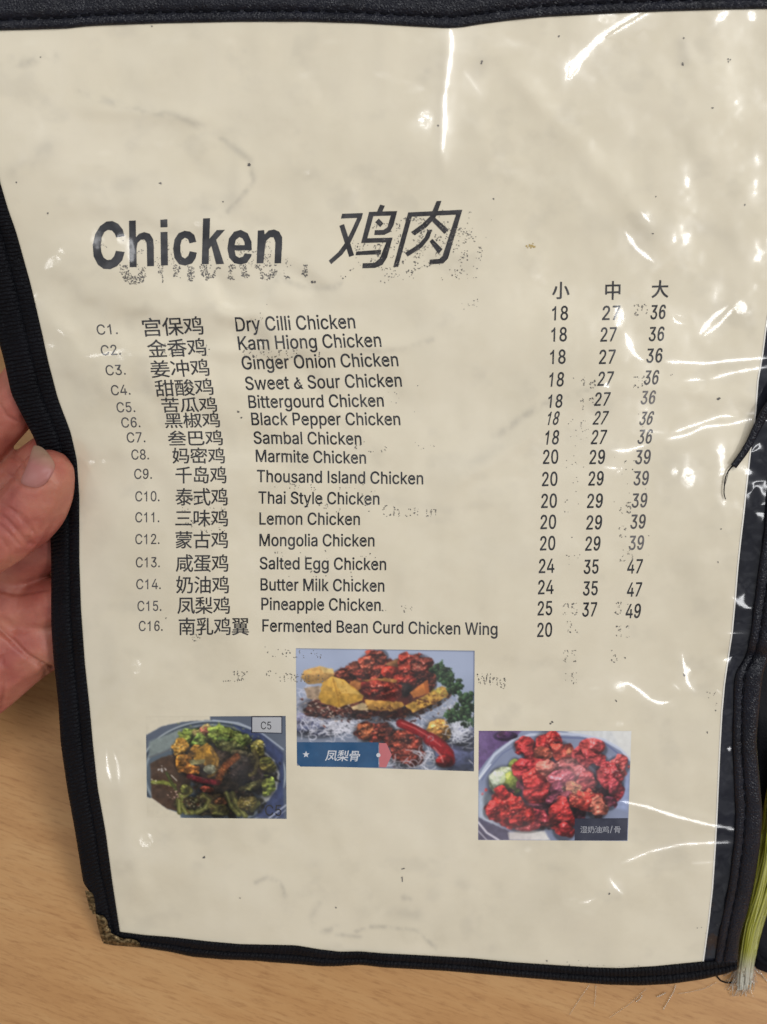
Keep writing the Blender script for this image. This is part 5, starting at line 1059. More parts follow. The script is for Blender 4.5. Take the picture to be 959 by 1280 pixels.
# right photo: red sauced pieces, cucumber
c = Canvas(40, 62, 912, 692, 3.8, (116, 124, 150))
c.c *= (1.0 + .2 * (fbm(c.x / 160, c.y / 160, 31, 3) - .5))[..., None]
c.poly([(36, 56), (290, 56), (250, 100), (140, 170), (80, 240), (36, 300)], (92, 66, 112), .25); c.blob(190, 90, 60, 26, (70, 40, 84), tex=.3, gloss=0)
c.poly([(480, 56), (920, 56), (920, 220), (860, 165), (760, 108), (620, 80)], (186, 186, 184), .06)
c.line([(40, 340), (70, 290), (130, 200), (230, 120), (330, 85), (480, 76), (620, 84), (760, 112), (860, 170), (912, 226)], 16, (178, 184, 200), .85); c.line([(60, 345), (110, 270), (180, 190), (300, 120)], 7, (86, 94, 132), .7); c.line([(500, 98), (640, 104), (770, 136), (900, 236)], 8, (76, 84, 128), .7)
c.line([(44, 340), (110, 255)], 6, (226, 230, 236), .8); c.poly([(40, 420), (120, 430), (110, 560), (200, 640), (40, 600)], (156, 166, 180), .1, 20); c.poly([(840, 300), (912, 290), (912, 520), (820, 500)], (128, 140, 176), .1, 14)
c.poly([(40, 560), (100, 590), (220, 640), (230, 692), (40, 692)], (62, 62, 84), .2, 6); c.line([(40, 590), (90, 650), (160, 692)], 12, (206, 206, 214), .9); c.line([(40, 640), (90, 692)], 8, (180, 180, 190), .8)
c.poly([(215, 650), (320, 632), (430, 640), (460, 692), (222, 692)], (196, 192, 184), .08, 8)
c.blob(250, 290, 44, 70, (110, 130, 48), rough=.1, tex=.2, gloss=.1); c.blob(195, 355, 96, 88, (158, 172, 134), rough=.06, tex=.15, gloss=.15, amb=.8); c.blob(232, 368, 66, 74, (128, 142, 52), rough=.12, tex=.2, gloss=.2, amb=.8); c.blob(150, 340, 44, 60, (190, 200, 176), rough=.2, tex=.1, gloss=.1, al=.6, amb=.9)
base = lambda f: np.array((178, 40, 42)) * f
c.blob(520, 390, 260, 200, (104, 44, 62), rough=.5, tex=.5, gloss=.1)
for (x, y, rx, ry, col, rot) in ((305, 150, 62, 48, (176, 42, 46), 20), (350, 190, 60, 60, (150, 40, 48), 0), (430, 140, 72, 74, (172, 36, 40), 0), (455, 95, 26, 38, (190, 50, 44), 10), (510, 185, 62, 62, (196, 66, 46), 40), (410, 200, 46, 40, (112, 70, 44), 0), (560, 180, 24, 34, (170, 120, 70), 0),
        (640, 210, 74, 52, (180, 60, 66), -30), (695, 165, 72, 50, (176, 66, 68), 20), (730, 230, 70, 44, (168, 52, 60), 20), (835, 270, 66, 58, (172, 84, 82), -20), (790, 330, 78, 86, (154, 48, 58), 0), (830, 400, 46, 60, (128, 44, 62), 0), (800, 470, 40, 40, (84, 52, 84), 0),
        (330, 270, 92, 60, (186, 48, 58), -15), (370, 330, 80, 60, (182, 46, 42), 0), (400, 400, 90, 60, (158, 34, 38), 0), (430, 290, 60, 50, (206, 130, 110), 30), (540, 260, 60, 44, (196, 140, 128), 0), (600, 310, 110, 64, (188, 104, 108), 20), (660, 360, 70, 62, (176, 66, 72), 0), (520, 330, 70, 60, (160, 76, 96), 0),
        (500, 400, 50, 46, (78, 50, 84), 0), (470, 450, 60, 40, (66, 44, 74), 0), (580, 400, 44, 40, (196, 140, 96), 0), (545, 440, 44, 34, (56, 40, 62), 0), (660, 470, 104, 66, (196, 46, 32), -10), (735, 505, 50, 60, (196, 128, 96), 20), (600, 470, 50, 40, (190, 60, 40), 0),
        (520, 540, 76, 84, (186, 40, 40), 0), (540, 630, 60, 56, (168, 36, 42), 0), (380, 560, 100, 60, (128, 40, 58), 0), (330, 610, 100, 34, (150, 60, 66), 0), (215, 500, 138, 92, (192, 38, 32), 8), (180, 410, 42, 44, (184, 36, 34), 0), (115, 520, 42, 46, (176, 48, 48), 0), (270, 560, 80, 50, (180, 36, 34), 0)):
    c.blob(x, y, rx, ry, (np.array(col) * .62 + np.array((176, 36, 36)) * .40), rot=rot + 25 * math.sin(x), rough=.75, tex=.8, gloss=.6, amb=.52, fs=66)
c.put(.30 * np.exp(-((c.x - 600) / 170) ** 2 - ((c.y - 320) / 120) ** 2), (214, 186, 196)); c.put(.22 * sstep(500, 250, c.x) * sstep(500, 640, c.y), (150, 120, 130))
c.flecks(220, 490, 90, 60, 40, (236, 130, 110), (2, 5), .7); c.flecks(640, 430, 90, 60, 40, (232, 170, 120), (2, 6), .6); c.flecks(820, 280, 70, 60, 40, (226, 190, 180), (2, 5), .6); c.flecks(460, 130, 70, 60, 30, (232, 140, 120), (2, 5), .7); c.flecks(580, 390, 90, 50, 24, (222, 186, 130), (3, 8), .6)
c.poly([(795, 56), (920, 56), (920, 225), (850, 150)], (194, 192, 186), .04, 10)
ph = photo(c, 590, 900, 4.567, ((598.6, 913.6), (789.4, 913.8), (784.6, 1051.2), (597.8, 1050)), 'right food photo of bright red sauced pieces with cucumber', 1.0, .84, 1.06)
p3 = lambda pts: T(pts, 590, 900, 4.567)
patch('caption_tag', p3([(588, 563), (890, 560), (886, 688), (586, 688)]), MAT_DARKTAG, ph, .00010)
print_shape('caption_characters', han('湿奶油鸡/骨', 725.6, 775.8, 1032.2, 1041.4), MAT_TAGTEXT, ph, .00014)

# left photo: bitter gourd in brown sauce
PAPER_SEEN = tuple(255 * (1.055 * (x * .97 * LIT / 1.18) ** (1 / 2.4) - .055) for x in PAPER)
c = Canvas(12, 30, 900, 674, 4.2, (74, 82, 96))
c.poly([(0, 20), (420, 20), (420, 52), (250, 62), (110, 92), (10, 150)], PAPER_SEEN, .03, 3)
yy_, xx_ = c.y, c.x
rr = np.sqrt(((xx_ - 430) / 470.0) ** 2 + ((yy_ - 400) / 345.0) ** 2)
c.put((rr < 1) * 1.0, (70, 82, 92)); c.put(sstep(.02, 0, np.abs(rr - .99)), (150, 156, 158)); c.put(sstep(.018, 0, np.abs(rr - .955)), (40, 46, 60)); c.put(sstep(.03, 0, np.abs(rr - .91)), (122, 132, 138))
c.poly([(30, 190), (230, 110), (330, 100), (230, 200), (110, 260), (30, 290)], (106, 116, 112), .12, 12); c.poly([(560, 80), (760, 140), (885, 260), (885, 670), (700, 670), (840, 420), (760, 240)], (46, 56, 92), .18, 10)
c.line([(440, 55), (600, 72), (740, 130), (885, 240)], 10, (150, 158, 172), .8); c.line([(600, 95), (760, 160), (880, 270)], 6, (40, 48, 76), .7)
c.poly([(36, 330), (110, 290), (215, 262), (300, 420), (250, 640), (140, 620), (42, 552)], (66, 46, 32), .25, 6); c.line([(32, 290), (110, 262), (220, 215)], 10, (84, 84, 84), .7)
c.poly([(0, 545), (45, 552), (140, 620), (225, 648), (225, 690), (0, 690)], PAPER_SEEN, .03, 4)
c.poly([(750, 240), (830, 310), (862, 400), (840, 490), (790, 560), (700, 612), (720, 560), (790, 480), (800, 380)], (164, 164, 160), .1, 5)
c.blob(560, 390, 250, 190, (40, 34, 30), rough=.4, tex=.5, gloss=.1); c.blob(470, 590, 240, 80, (44, 40, 24), rough=.4, tex=.5, gloss=.1)
G = (96, 102, 34)
for (x, y, rx, ry, col, rot) in ((300, 150, 70, 50, (104, 128, 40), 0), (390, 130, 70, 44, (126, 110, 60), 0), (400, 120, 40, 26, (150, 80, 60), 0), (470, 150, 80, 60, (92, 112, 34), 0), (540, 150, 70, 54, (84, 104, 34), 20), (620, 180, 70, 46, (78, 94, 36), 20), (260, 190, 60, 44, (96, 112, 34), -20), (350, 190, 60, 44, (82, 110, 36), 0),
        (230, 240, 50, 60, (150, 104, 28), 0), (250, 320, 56, 60, (160, 96, 20), 0), (290, 370, 60, 40, (168, 92, 22), 0), (330, 250, 44, 44, (166, 108, 24), 0), (520, 200, 60, 40, (70, 96, 34), 0), (560, 230, 100, 40, (76, 82, 40), 20), (720, 230, 44, 60, (112, 108, 40), 0), (740, 215, 24, 40, (132, 120, 44), 0),
        (630, 300, 90, 60, (70, 66, 44), 30), (600, 330, 70, 60, (48, 46, 48), 0), (620, 400, 90, 70, (24, 22, 28), 0), (720, 420, 50, 50, (34, 30, 34), 0), (700, 470, 90, 30, (66, 66, 32), -12), (780, 470, 44, 60, (98, 112, 34), 0), (810, 450, 26, 44, (110, 130, 40), 0), (790, 340, 60, 36, (96, 92, 30), 20), (770, 310, 40, 24, (110, 118, 40), 0)):
    c.blob(x, y, rx, ry, np.array(col) * 1.15, rot=rot, rough=.45, tex=.6, gloss=.3, fs=44)
c.flecks(480, 140, 200, 60, 90, (150, 158, 70), (2, 7), .7); c.flecks(220, 240, 40, 60, 40, (206, 190, 120), (2, 4), .8); c.flecks(720, 210, 40, 24, 16, (220, 210, 160), (2, 5), .8)
c.poly([(335, 240), (400, 196), (440, 230), (462, 300), (450, 350), (400, 350), (310, 300)], (186, 126, 22), .25, shade=.3); c.line([(430, 240), (464, 300), (452, 380), (410, 410)], 26, (150, 106, 36), tex=.3); c.blob(420, 365, 44, 30, (150, 158, 128), rough=.2, tex=.2, gloss=.3, amb=.8); c.poly([(280, 310), (390, 300), (380, 330), (300, 340)], (128, 120, 70), .3)
c.line([(470, 440), (490, 380), (530, 330), (590, 285)], 46, (150, 72, 30), tex=.6); c.flecks(500, 370, 40, 60, 30, (214, 140, 70), (2, 4), .8)
c.line([(285, 412), (360, 435), (465, 450)], 38, (112, 24, 32), tex=.3); c.line([(300, 405), (380, 425)], 6, (180, 80, 84), .6); c.blob(395, 492, 44, 24, (118, 44, 30), rough=.4, tex=.6)
c.line([(700, 250), (722, 310), (700, 390), (670, 400)], 26, (102, 92, 48), tex=.3)
for arc in ([(225, 530), (232, 600), (260, 640), (300, 640)], [(240, 540), (290, 505), (275, 480)], [(330, 640), (385, 610), (410, 560), (370, 530), (330, 560)], [(520, 520), (545, 590), (600, 650)], [(560, 520), (590, 600), (640, 660)], [(620, 600), (680, 560), (720, 580), (680, 620)], [(215, 560), (220, 640)]):
    c.line(arc, 34, np.array((104, 104, 40)) * RNG.uniform(.8, 1.15), tex=.4); c.line(arc, 7, (150, 146, 76), .5)
c.blob(255, 490, 30, 34, (128, 138, 48), rough=.3, tex=.4, gloss=.6); c.blob(480, 580, 44, 46, (112, 62, 34), rough=.5, tex=.8, gloss=.6); c.blob(470, 620, 60, 40, (92, 92, 34), rough=.4, tex=.6); c.blob(660, 580, 60, 44, (110, 98, 36), rough=.4, tex=.7, gloss=.6)
c.line([(50, 450), (120, 450), (190, 470)], 26, (112, 116, 40), tex=.4); c.line([(140, 390), (170, 450), (200, 500)], 20, (66, 70, 30), tex=.4); c.line([(170, 405), (205, 440)], 6, (200, 196, 180), .8)
c.flecks(110, 370, 26, 24, 14, (206, 202, 196), (3, 7), .85); c.flecks(60, 440, 30, 30, 14, (196, 186, 150), (2, 5), .8); c.flecks(190, 530, 60, 40, 30, (190, 150, 130), (2, 5), .8); c.flecks(330, 580, 60, 50, 34, (186, 180, 140), (2, 5), .8); c.flecks(650, 560, 50, 40, 34, (196, 190, 160), (2, 5), .8); c.flecks(400, 560, 330, 90, 60, (70, 30, 24), (3, 8), .6)
c.line([(790, 674), (900, 590)], 9, (176, 178, 186), .8); c.line([(830, 674), (900, 620)], 5, (150, 154, 166), .8)
food = sstep(1.0, .8, np.sqrt(((c.x - 500) / 330) ** 2 + ((c.y - 380) / 285) ** 2)); c.put(.30 * food * (fbm(c.x / 60, c.y / 50, 91, 3) > .42), (58, 40, 16)); c.c *= (1 - .32 * food * sstep(.40, .62, fbm(c.x / 34, c.y / 30, 93, 3)))[..., None]
KEEP = np.abs(c.c - np.array(PAPER_SEEN)).max(-1) < 14
ph = photo(c, 180, 890, 5.047, ((182.4, 896), (357.2, 895), (358.4, 1023.6), (184, 1022)), 'left food photo of bitter gourd in dark brown sauce', 1.18, .80, 1.02, KEEP)
p1 = lambda pts: T(pts, 180, 890, 5.047)
patch('caption_border', p1([(677, 26), (873, 26), (873, 137), (677, 132)]), MAT_DARKTAG, ph, .00010)
patch('caption_tag', p1([(684, 33), (867, 33), (867, 131), (684, 126)]), MAT_GREYTAG, ph, .00014)
print_shape('caption_code', latin('C5', 326.2, 911.6, 339.2, 911.8, 9.6), MAT_INK, ph, .00018)
print_shape('caption_code', latin('C5', 331.5, 1019.6, 352, 1020, 13.5), MAT_INK, ph, .00014)['label'] = 'dark code C5 at the lower right corner of the photo'

# ------------------------------------------------------------------ the black folder
FOLD_O = P(520, 1222, 0)
folder = empty('menu_folder', FOLD_O)
tag(folder, 'open black leatherette menu folder with stitched edges, a brass corner and clear sleeve', 'menu folder')

def ribbon(name, A, B, prof, mat, n=260, parent=folder, wob=0.0, seed=0):
    """an edge strip between two outlines: prof = [(share of the width, lift in mm)]"""
    A = resample(A, n); B = resample(B, n)
    m = len(prof); V = np.zeros((n, m, 3)); UV = np.zeros((n, m, 2)); PX = np.zeros((n, m, 2))
    L = np.concatenate([[0], np.cumsum(np.hypot(*np.diff((A + B) / 2, axis=0).T))]) / 4000.0
    W = np.hypot(*(B - A).T) / 4000.0
    for j, (t, lift) in enumerate(prof):
        q = A * (1 - t) + B * t
        lf = lift / 1000.0 + (wob * (fbm(L * 260, np.full(n, t * 3), seed, 3) - .5) / 1000.0 if 0 < t < 1 else 0)
        V[:, j] = PG(q[:, 0], q[:, 1], lf); UV[:, j, 0] = t * W; UV[:, j, 1] = L; PX[:, j] = q
    return mesh_obj(name, V.reshape(-1, 3), [f[::-1] for f in grid_faces(n, m)], mat, parent, uv=UV.reshape(-1, 2))

def stitches(A, B, t, lift, step, mat, name='stitching', duty=.62, r=.00022, n=400):
    A = resample(A, n); B = resample(B, n); q = A * (1 - t) + B * t
    s = np.concatenate([[0], np.cumsum(np.hypot(*np.diff(q, axis=0).T))]); b = Bag()
    k = 0.0
    while k + step < s[-1]:
        u = np.linspace(k, k + step * duty, 5)
        x = np.interp(u, s, q[:, 0]) + RNG.normal(0, .2); y = np.interp(u, s, q[:, 1])
        lf = lift / 1000 + np.array((-.3, .1, .14, .1, -.3)) / 1000
        if -20 < x[0] < 980 and -20 < y[0] < 1290:
            v, f = tube(PG(x, y, lf), r, 6); b.add(v, f)
        k += step
    V, F = b.get(); return mesh_obj(name, V, F, mat, folder)

# left edge: two tapes side by side with a sunk seam
EDGE_L = [(-.02, -.5), (0, .35), (.05, .8), (.20, .95), (.30, .85), (.345, .3), (.375, .3), (.42, .85), (.55, 1.0), (.70, 1.0), (.76, .8), (.80, .75), (.86, .85), (.94, .6), (.99, .1), (1.0, -.6), (1.0, -1.8)]
ribbon('edge_tape', PAPER_L[:-1], np.vstack([OUTER_L[:-1], [(128, 1177)]]), EDGE_L, MAT_WOVEN, 300, wob=.16, seed=3)['label'] = 'left tape edging, bent where the hand grips it'
stitches(PAPER_L[2:-1], OUTER_L[2:], .36, .42, 13, MAT_THREAD)
# top edge
TOP_OUT = TOP_IN + (0, -64)
ribbon('edge_tape', TOP_IN, TOP_OUT, [(-.02, -.4), (0, .3), (.04, .8), (.12, .95), (.185, .75), (.205, .35), (.225, .35), (.25, .85), (.40, 1.1), (.8, 1.1), (.97, .7), (1.0, -1.5)], MAT_LEATHER, 300, wob=.25, seed=8)['label'] = 'wide top edging with one stitched seam'
stitches(TOP_IN[1:], TOP_OUT[1:], .215, .45, 17, MAT_THREAD, r=.0003)
# bottom edge
BI = np.vstack([[(138, 1163)], BOT_IN[1:-1], [(921, 1199)]]); BO = BOT_OUT.copy()
ribbon('edge_tape', BI, BO, [(-.05, -.4), (0, .3), (.08, .8), (.25, .95), (.46, .8), (.52, .45), (.58, .5), (.64, .85), (.80, 1.0), (.93, .6), (.99, 0), (1.0, -.8), (.98, -1.9)], MAT_WOVEN, 300, wob=.25, seed=5)['label'] = 'wavy bottom tape edging'
stitches(BI, BO, .55, .55, 10, MAT_THREAD)
# right edge
RB = lambda a: np.vstack([a[a[:, 1] < 1203], [(np.interp(1203, a[:, 1], a[:, 0]), 1203)]]) if a[-1, 1] > 1203 else a
GR = np.interp(np.linspace(0, 1203, 200), GROOVE_R[:, 1], GROOVE_R[:, 0]); SR = np.interp(np.linspace(0, 1203, 200), STRIP_R[:, 1], STRIP_R[:, 0]); OR = np.interp(np.linspace(0, 1203, 200), OUTER_R[:, 1], OUTER_R[:, 0])
ys_ = np.linspace(0, 1203, 200)
ribbon('edge_tape', np.stack([SR, ys_], -1), np.stack([GR, ys_], -1), [(-.1, -.3), (0, .3), (.12, .85), (.45, 1.05), (.82, .85), (.95, .45), (1.05, .35)], MAT_LEATHER, 300, wob=.2, seed=12)['label'] = 'inner narrow tape of the right edging'
ribbon('edge_tape', np.stack([GR, ys_], -1), np.stack([OR, ys_], -1), [(-.04, .3), (.04, .5), (.12, .95), (.35, 1.15), (.7, 1.1), (.9, .8), (.98, .2), (1.0, -.7), (1.0, -1.9)], MAT_LEATHER, 300, wob=.2, seed=14)['label'] = 'outer wide tape of the right edging beside the seam'
stitches(np.stack([GR - 1, ys_], -1), np.stack([GR + 1, ys_], -1), .5, .5, 15, MAT_THREAD, r=.0003)

# black margin of the sleeve between sheet and right edging, under the same film
nn, mm = 420, 26
yv = np.linspace(-2, 1207, nn)[:, None]; tt_ = np.linspace(0, 1, mm)[None, :]
xa = xat(PAPER_R, yv) - 4; xb = np.interp(yv, STRIP_R[:, 1], STRIP_R[:, 0]) + 3
X = xa * (1 - tt_) + xb * tt_; Y = yv + 0 * tt_
q = np.stack([X.ravel(), Y.ravel()], -1)
mesh_obj('sleeve_margin', PG(q[:, 0], q[:, 1], -.00012), grid_faces(nn, mm), MAT_MARGIN, folder, film=q)['label'] = 'glossy black margin under the clear film'

# board behind the page
nu, nv = 90, 110
u = np.linspace(0, 1, nu)[None, :]; v = np.linspace(0, 1, nv)[:, None]
y = 10 + v * 1190 + 0 * u
for _ in range(4):
    xo = np.interp(y, OUTER_L[:, 1], OUTER_L[:, 0]) + 3; x = xo * (1 - u) + (np.interp(y, OUTER_R[:, 1], OUTER_R[:, 0]) - 3) * u
    yt = yat(TOP_OUT, x) + 4; yb = np.interp(x, BOT_OUT[:, 0], BOT_OUT[:, 1]) - 3; y = yt * (1 - v) + yb * v
q = np.stack([x.ravel(), y.ravel()], -1); uv = q / 4000
front = PG(q[:, 0], q[:, 1], -.0008); back = PG(q[:, 0], q[:, 1], -.0019)
F = grid_faces(nv, nu); n0 = len(front); F2 = [tuple(i + n0 for i in f[::-1]) for f in F]
ring = [j for j in range(nu)] + [i * nu + nu - 1 for i in range(1, nv)] + [(nv - 1) * nu + j for j in range(nu - 2, -1, -1)] + [i * nu for i in range(nv - 2, 0, -1)]
F3 = [(a, b, b + n0, a + n0) for a, b in zip(ring, ring[1:] + ring[:1])]
mesh_obj('cover_board', np.concatenate([front, back]), F + F2 + F3, MAT_BACK, folder, uv=np.concatenate([uv, uv]))

# brass corner, lower left: folded metal with a scalloped edge, and its torn upper flap
def slab(name, pts, mat, lift, thick, parent, dome=.0004, cut=3.0):
    pts = np.asarray(pts, float)
    vv, ff = fill([pts], cut)
    d = np.full(len(vv), 1e9)
    for (x0, y0), (x1, y1) in zip(pts, np.roll(pts, -1, 0)):
        dx, dy = x1 - x0, y1 - y0; t = np.clip(((vv[:, 0] - x0) * dx + (vv[:, 1] - y0) * dy) / (dx * dx + dy * dy + 1e-9), 0, 1)
        d = np.minimum(d, np.hypot(vv[:, 0] - x0 - t * dx, vv[:, 1] - y0 - t * dy))
    lf = lift + dome * sstep(0, 4, d) + .00025 * (vnoise(vv[:, 0] / 4.2, vv[:, 1] / 4.2, 5) - .5)
    top = PG(vv[:, 0], vv[:, 1], lf); bot = PG(vv[:, 0], vv[:, 1], lift - thick); n = len(vv)
    F = [t[::-1] for t in ff] + [tuple(i + n for i in t) for t in ff]
    ed = {}
    for t in ff:
        for a, b in zip(t, t[1:] + t[:1]): ed[(a, b)] = ed.get((a, b), 0) + 1
    F += [(a, b, b + n, a + n) for (a, b) in ed if (b, a) not in ed]
    return mesh_obj(name, np.concatenate([top, bot]), F, mat, parent, smooth=False, uv=np.concatenate([vv, vv]) / 4000)
k6 = lambda pts: T(pts, 80, 1040, 6.85)
corner = slab('corner_guard', k6([(272, 702), (300, 712), (335, 715), (352, 735), (372, 765), (378, 810), (398, 835), (405, 868), (440, 884), (482, 905), (520, 915), (575, 915), (620, 928), (648, 952), (655, 985), (600, 980), (470, 968), (370, 957), (338, 942), (315, 900), (285, 790)]), MAT_BRASS, .0014, .0042, folder)
corner['label'] = 'tarnished brass guard wrapped round the lower left corner'
slab('torn_flap', k6([(180, 500), (205, 505), (240, 520), (262, 560), (272, 640), (268, 700), (246, 706), (238, 675), (218, 660), (205, 600), (190, 540)]), MAT_BRASS, .0006, .0012, folder, .0002)['label'] = 'bare brown flap where the tape is torn'

# the strip of tape that came loose on the right, with its ravelled thread
def strap(name, mid, wpx, lift, thick, mat, parent):
    mid = resample(mid, 60); tg = np.gradient(mid, axis=0); tg /= np.linalg.norm(tg, axis=1)[:, None]; nr = np.stack([-tg[:, 1], tg[:, 0]], -1)
    wpx = np.interp(np.linspace(0, 1, 60), np.linspace(0, 1, len(wpx)), wpx)
    lift = np.interp(np.linspace(0, 1, 60), np.linspace(0, 1, len(lift)), lift)
    prof = [(-.5, 0), (-.46, .7), (-.25, 1), (.05, .95), (.3, 1), (.46, .7), (.5, 0)]
    V = np.zeros((60, len(prof), 3)); UV = np.zeros((60, len(prof), 2))
    for j, (t, hgt) in enumerate(prof):
        q = mid + nr * (t * wpx)[:, None]; V[:, j] = PG(q[:, 0], q[:, 1], lift + hgt * thick); UV[:, j] = np.stack([t * wpx / 4000, np.arange(60) * .0006], -1)
    n, m = 60, len(prof)
    F = [f[::-1] for f in grid_faces(n, m)] + [tuple(range(m)), tuple(range((n - 1) * m, n * m))[::-1]] + [(i * m, (i + 1) * m, (i + 1) * m + m - 1, i * m + m - 1) for i in range(n - 1)]
    return mesh_obj(name, V.reshape(-1, 3), F, mat, parent, uv=UV.reshape(-1, 2))
lt = strap('loose_tape', [(985, 470), (968, 500), (957, 515), (946, 535), (938, 552), (929, 567), (917, 583)], [15, 13, 13, 11, 10, 9, 8], [.002, .0022, .002, .0016, .0012, .0008, .0006], .0011, MAT_LEATHER, folder)
lt['label'] = 'frayed end of black tape come loose over the page'
tb = Bag()
for pts, r in (([(918, 580), (913, 586), (908.5, 592), (906.5, 600), (905.5, 608), (905, 618), (907, 624)], .00016), ([(919, 578), (911, 587), (907, 596), (905.5, 604)], .00012), ([(944, 540), (930, 560), (916, 580)], .00008), ([(916, 583), (911, 588), (909, 597), (904.6, 612)], .00008)):
    q = resample(pts, 30); v, f = tube(PG(q[:, 0], q[:, 1], .0007), r, 6); tb.add(v, f)
V, F = tb.get(); mesh_obj('loose_thread', V, F, MAT_THREAD, folder)

# the neighbouring leaf of the folder, seen past the right edging
def leaf(px, py, dz=0.0): return on_table(px, py, .0030 + .032 * (np.clip(1216 - np.asarray(py, float), -30, 460) / 446.0) + dz)
Lx = [(938, 770), (1120, 770), (1120, 1236), (1000, 1224), (959, 1216), (946, 1211), (941, 1204), (944, 1100), (942, 950)]
vv, ff = fill([np.array(Lx, float)], 14); n = len(vv)
top = leaf(vv[:, 0], vv[:, 1], .0010 * fbm(vv[:, 0] / 30, vv[:, 1] / 40, 4, 3)); bot = leaf(vv[:, 0], vv[:, 1], -.0018)
F = [t[::-1] for t in ff] + [tuple(i + n for i in t) for t in ff]; ed = {}
for t in ff:
    for a, b in zip(t, t[1:] + t[:1]): ed[(a, b)] = 1
F += [(a, b, b + n, a + n) for (a, b) in ed if (b, a) not in ed]
o = mesh_obj('rear_leaf', np.concatenate([top, bot]), F, MAT_BACK, folder, uv=np.concatenate([vv, vv]) / 4000); o['label'] = 'black leaf of the folder lying behind at the right'
q = np.array([(1000, 1216), (975, 1210), (955, 1203), (946, 1196), (945, 1180), (947, 1150)], float)
v, f = tube(leaf(*resample(q, 40).T, .0008), .0011, 10); mesh_obj('rear_leaf_piping', v, f, MAT_THREAD, folder)

# ------------------------------------------------------------------ the hand that holds the page
def ico(sub=2):
    bm = bmesh.new(); bmesh.ops.create_icosphere(bm, subdivisions=sub, radius=1.0)
    bm.verts.index_update(); v = np.array([x.co[:] for x in bm.verts]); f = [tuple(q.index for q in t.verts) for t in bm.faces]; bm.free(); return v, f
IV, IF = ico(2)
hb = Bag()
def limb(pts, step=.0016):
    """a fleshy chain through (px, py, height over the page in mm, radius in mm)"""
    pts = np.array(pts, float); C_ = PG(pts[:, 0], pts[:, 1], pts[:, 2] / 1000)
    s = np.concatenate([[0], np.cumsum(np.linalg.norm(np.diff(C_, axis=0), axis=1))]); n = max(3, int(s[-1] / step)); u = np.linspace(0, s[-1], n)
    q = np.stack([np.interp(u, s, C_[:, k]) for k in range(3)], -1); r = np.interp(u, s, pts[:, 3] / 1000)
    for _ in range(4): q[1:-1] = (q[:-2] + 2 * q[1:-1] + q[2:]) / 4; r[1:-1] = (r[:-2] + 2 * r[1:-1] + r[2:]) / 4
    for a, b in zip(q, r): hb.add(IV * b + a, IF)
# thumb: wrist side -> ball -> joint -> tip, pressed on the edging
limb([(-190, 770, -12, 16), (-110, 735, -2, 14), (-60, 708, 6, 11.2), (-22, 684, 9.5, 10.4), (10, 664, 10, 10.2), (30, 644, 9.6, 9.9), (47, 619, 8.8, 9.4), (56, 603, 8.2, 8.9), (60, 594, 7.6, 8.2)])
limb([(34, 655, 7.2, 8.4), (54, 636, 6.4, 8.0), (64, 612, 6.2, 7.4), (66, 600, 6.0, 6.8)])            # soft pad, flattened on the tape
# index and middle finger behind the page
limb([(-190, 690, -24, 12), (-110, 640, -18, 10.0), (-62, 592, -13.5, 9.4), (-23, 548, -12.5, 9.1), (10, 512, -12.2, 8.8), (45, 470, -11.6, 8.4), (80, 430, -10.6, 7.6)])
limb([(-190, 730, -24, 12), (-100, 690, -20, 10.5), (-40, 646, -14.5, 9.4), (22, 604, -13.0, 8.9), (70, 568, -12.4, 8.6), (130, 530, -11.4, 8.0), (160, 512, -10.6, 7.4)])
# ring and little finger, hidden by the page, and the palm below the thumb
limb([(-150, 770, -24, 13), (-60, 735, -20, 11.5), (20, 700, -15.5, 9.5), (100, 665, -12.8, 8.8), (170, 640, -11.4, 7.8)])
limb([(-120, 800, -24, 14), (-40, 780, -20, 12), (30, 762, -15, 9.8), (100, 745, -12.0, 8.4), (150, 735, -10.8, 7.0)])
limb([(-200, 800, -22, 24), (-110, 790, -20, 22), (-40, 760, -19, 17), (5, 745, -17, 13), (40, 760, -16, 11.5)])
limb([(-140, 850, -20, 24), (-70, 850, -18, 22.5), (-28, 829, -17, 20), (8, 812, -16.5, 16.5), (36, 800, -16, 14.2), (58, 796, -15, 12.2)])
limb([(-60, 790, -14, 15), (-20, 800, -12.5, 14), (10, 800, -12.5, 12)])
limb([(-190, 770, -18, 24), (-300, 830, -26, 27), (-400, 890, -38, 27)])            # wrist, out of frame
V, F = hb.get()
me = bpy.data.meshes.new('hand_raw'); me.from_pydata(V.tolist(), [], F)
ob = bpy.data.objects.new('hand_raw', me); COL.objects.link(ob)
md = ob.modifiers.new('r', 'REMESH'); md.mode = 'VOXEL'; md.voxel_size = 0.00062
md = ob.modifiers.new('s', 'SMOOTH'); md.factor = 0.5; md.iterations = 16
bpy.context.view_layer.update()
me2 = bpy.data.meshes.new_from_object(ob.evaluated_get(bpy.context.evaluated_depsgraph_get()))
V = np.zeros(len(me2.vertices) * 3); me2.vertices.foreach_get('co', V); V = V.reshape(-1, 3)
N = np.zeros(len(me2.vertices) * 3); me2.vertices.foreach_get('normal', N); N = N.reshape(-1, 3)
F = [tuple(p.vertices) for p in me2.polygons]
bpy.data.objects.remove(ob); bpy.data.meshes.remove(me); bpy.data.meshes.remove(me2)
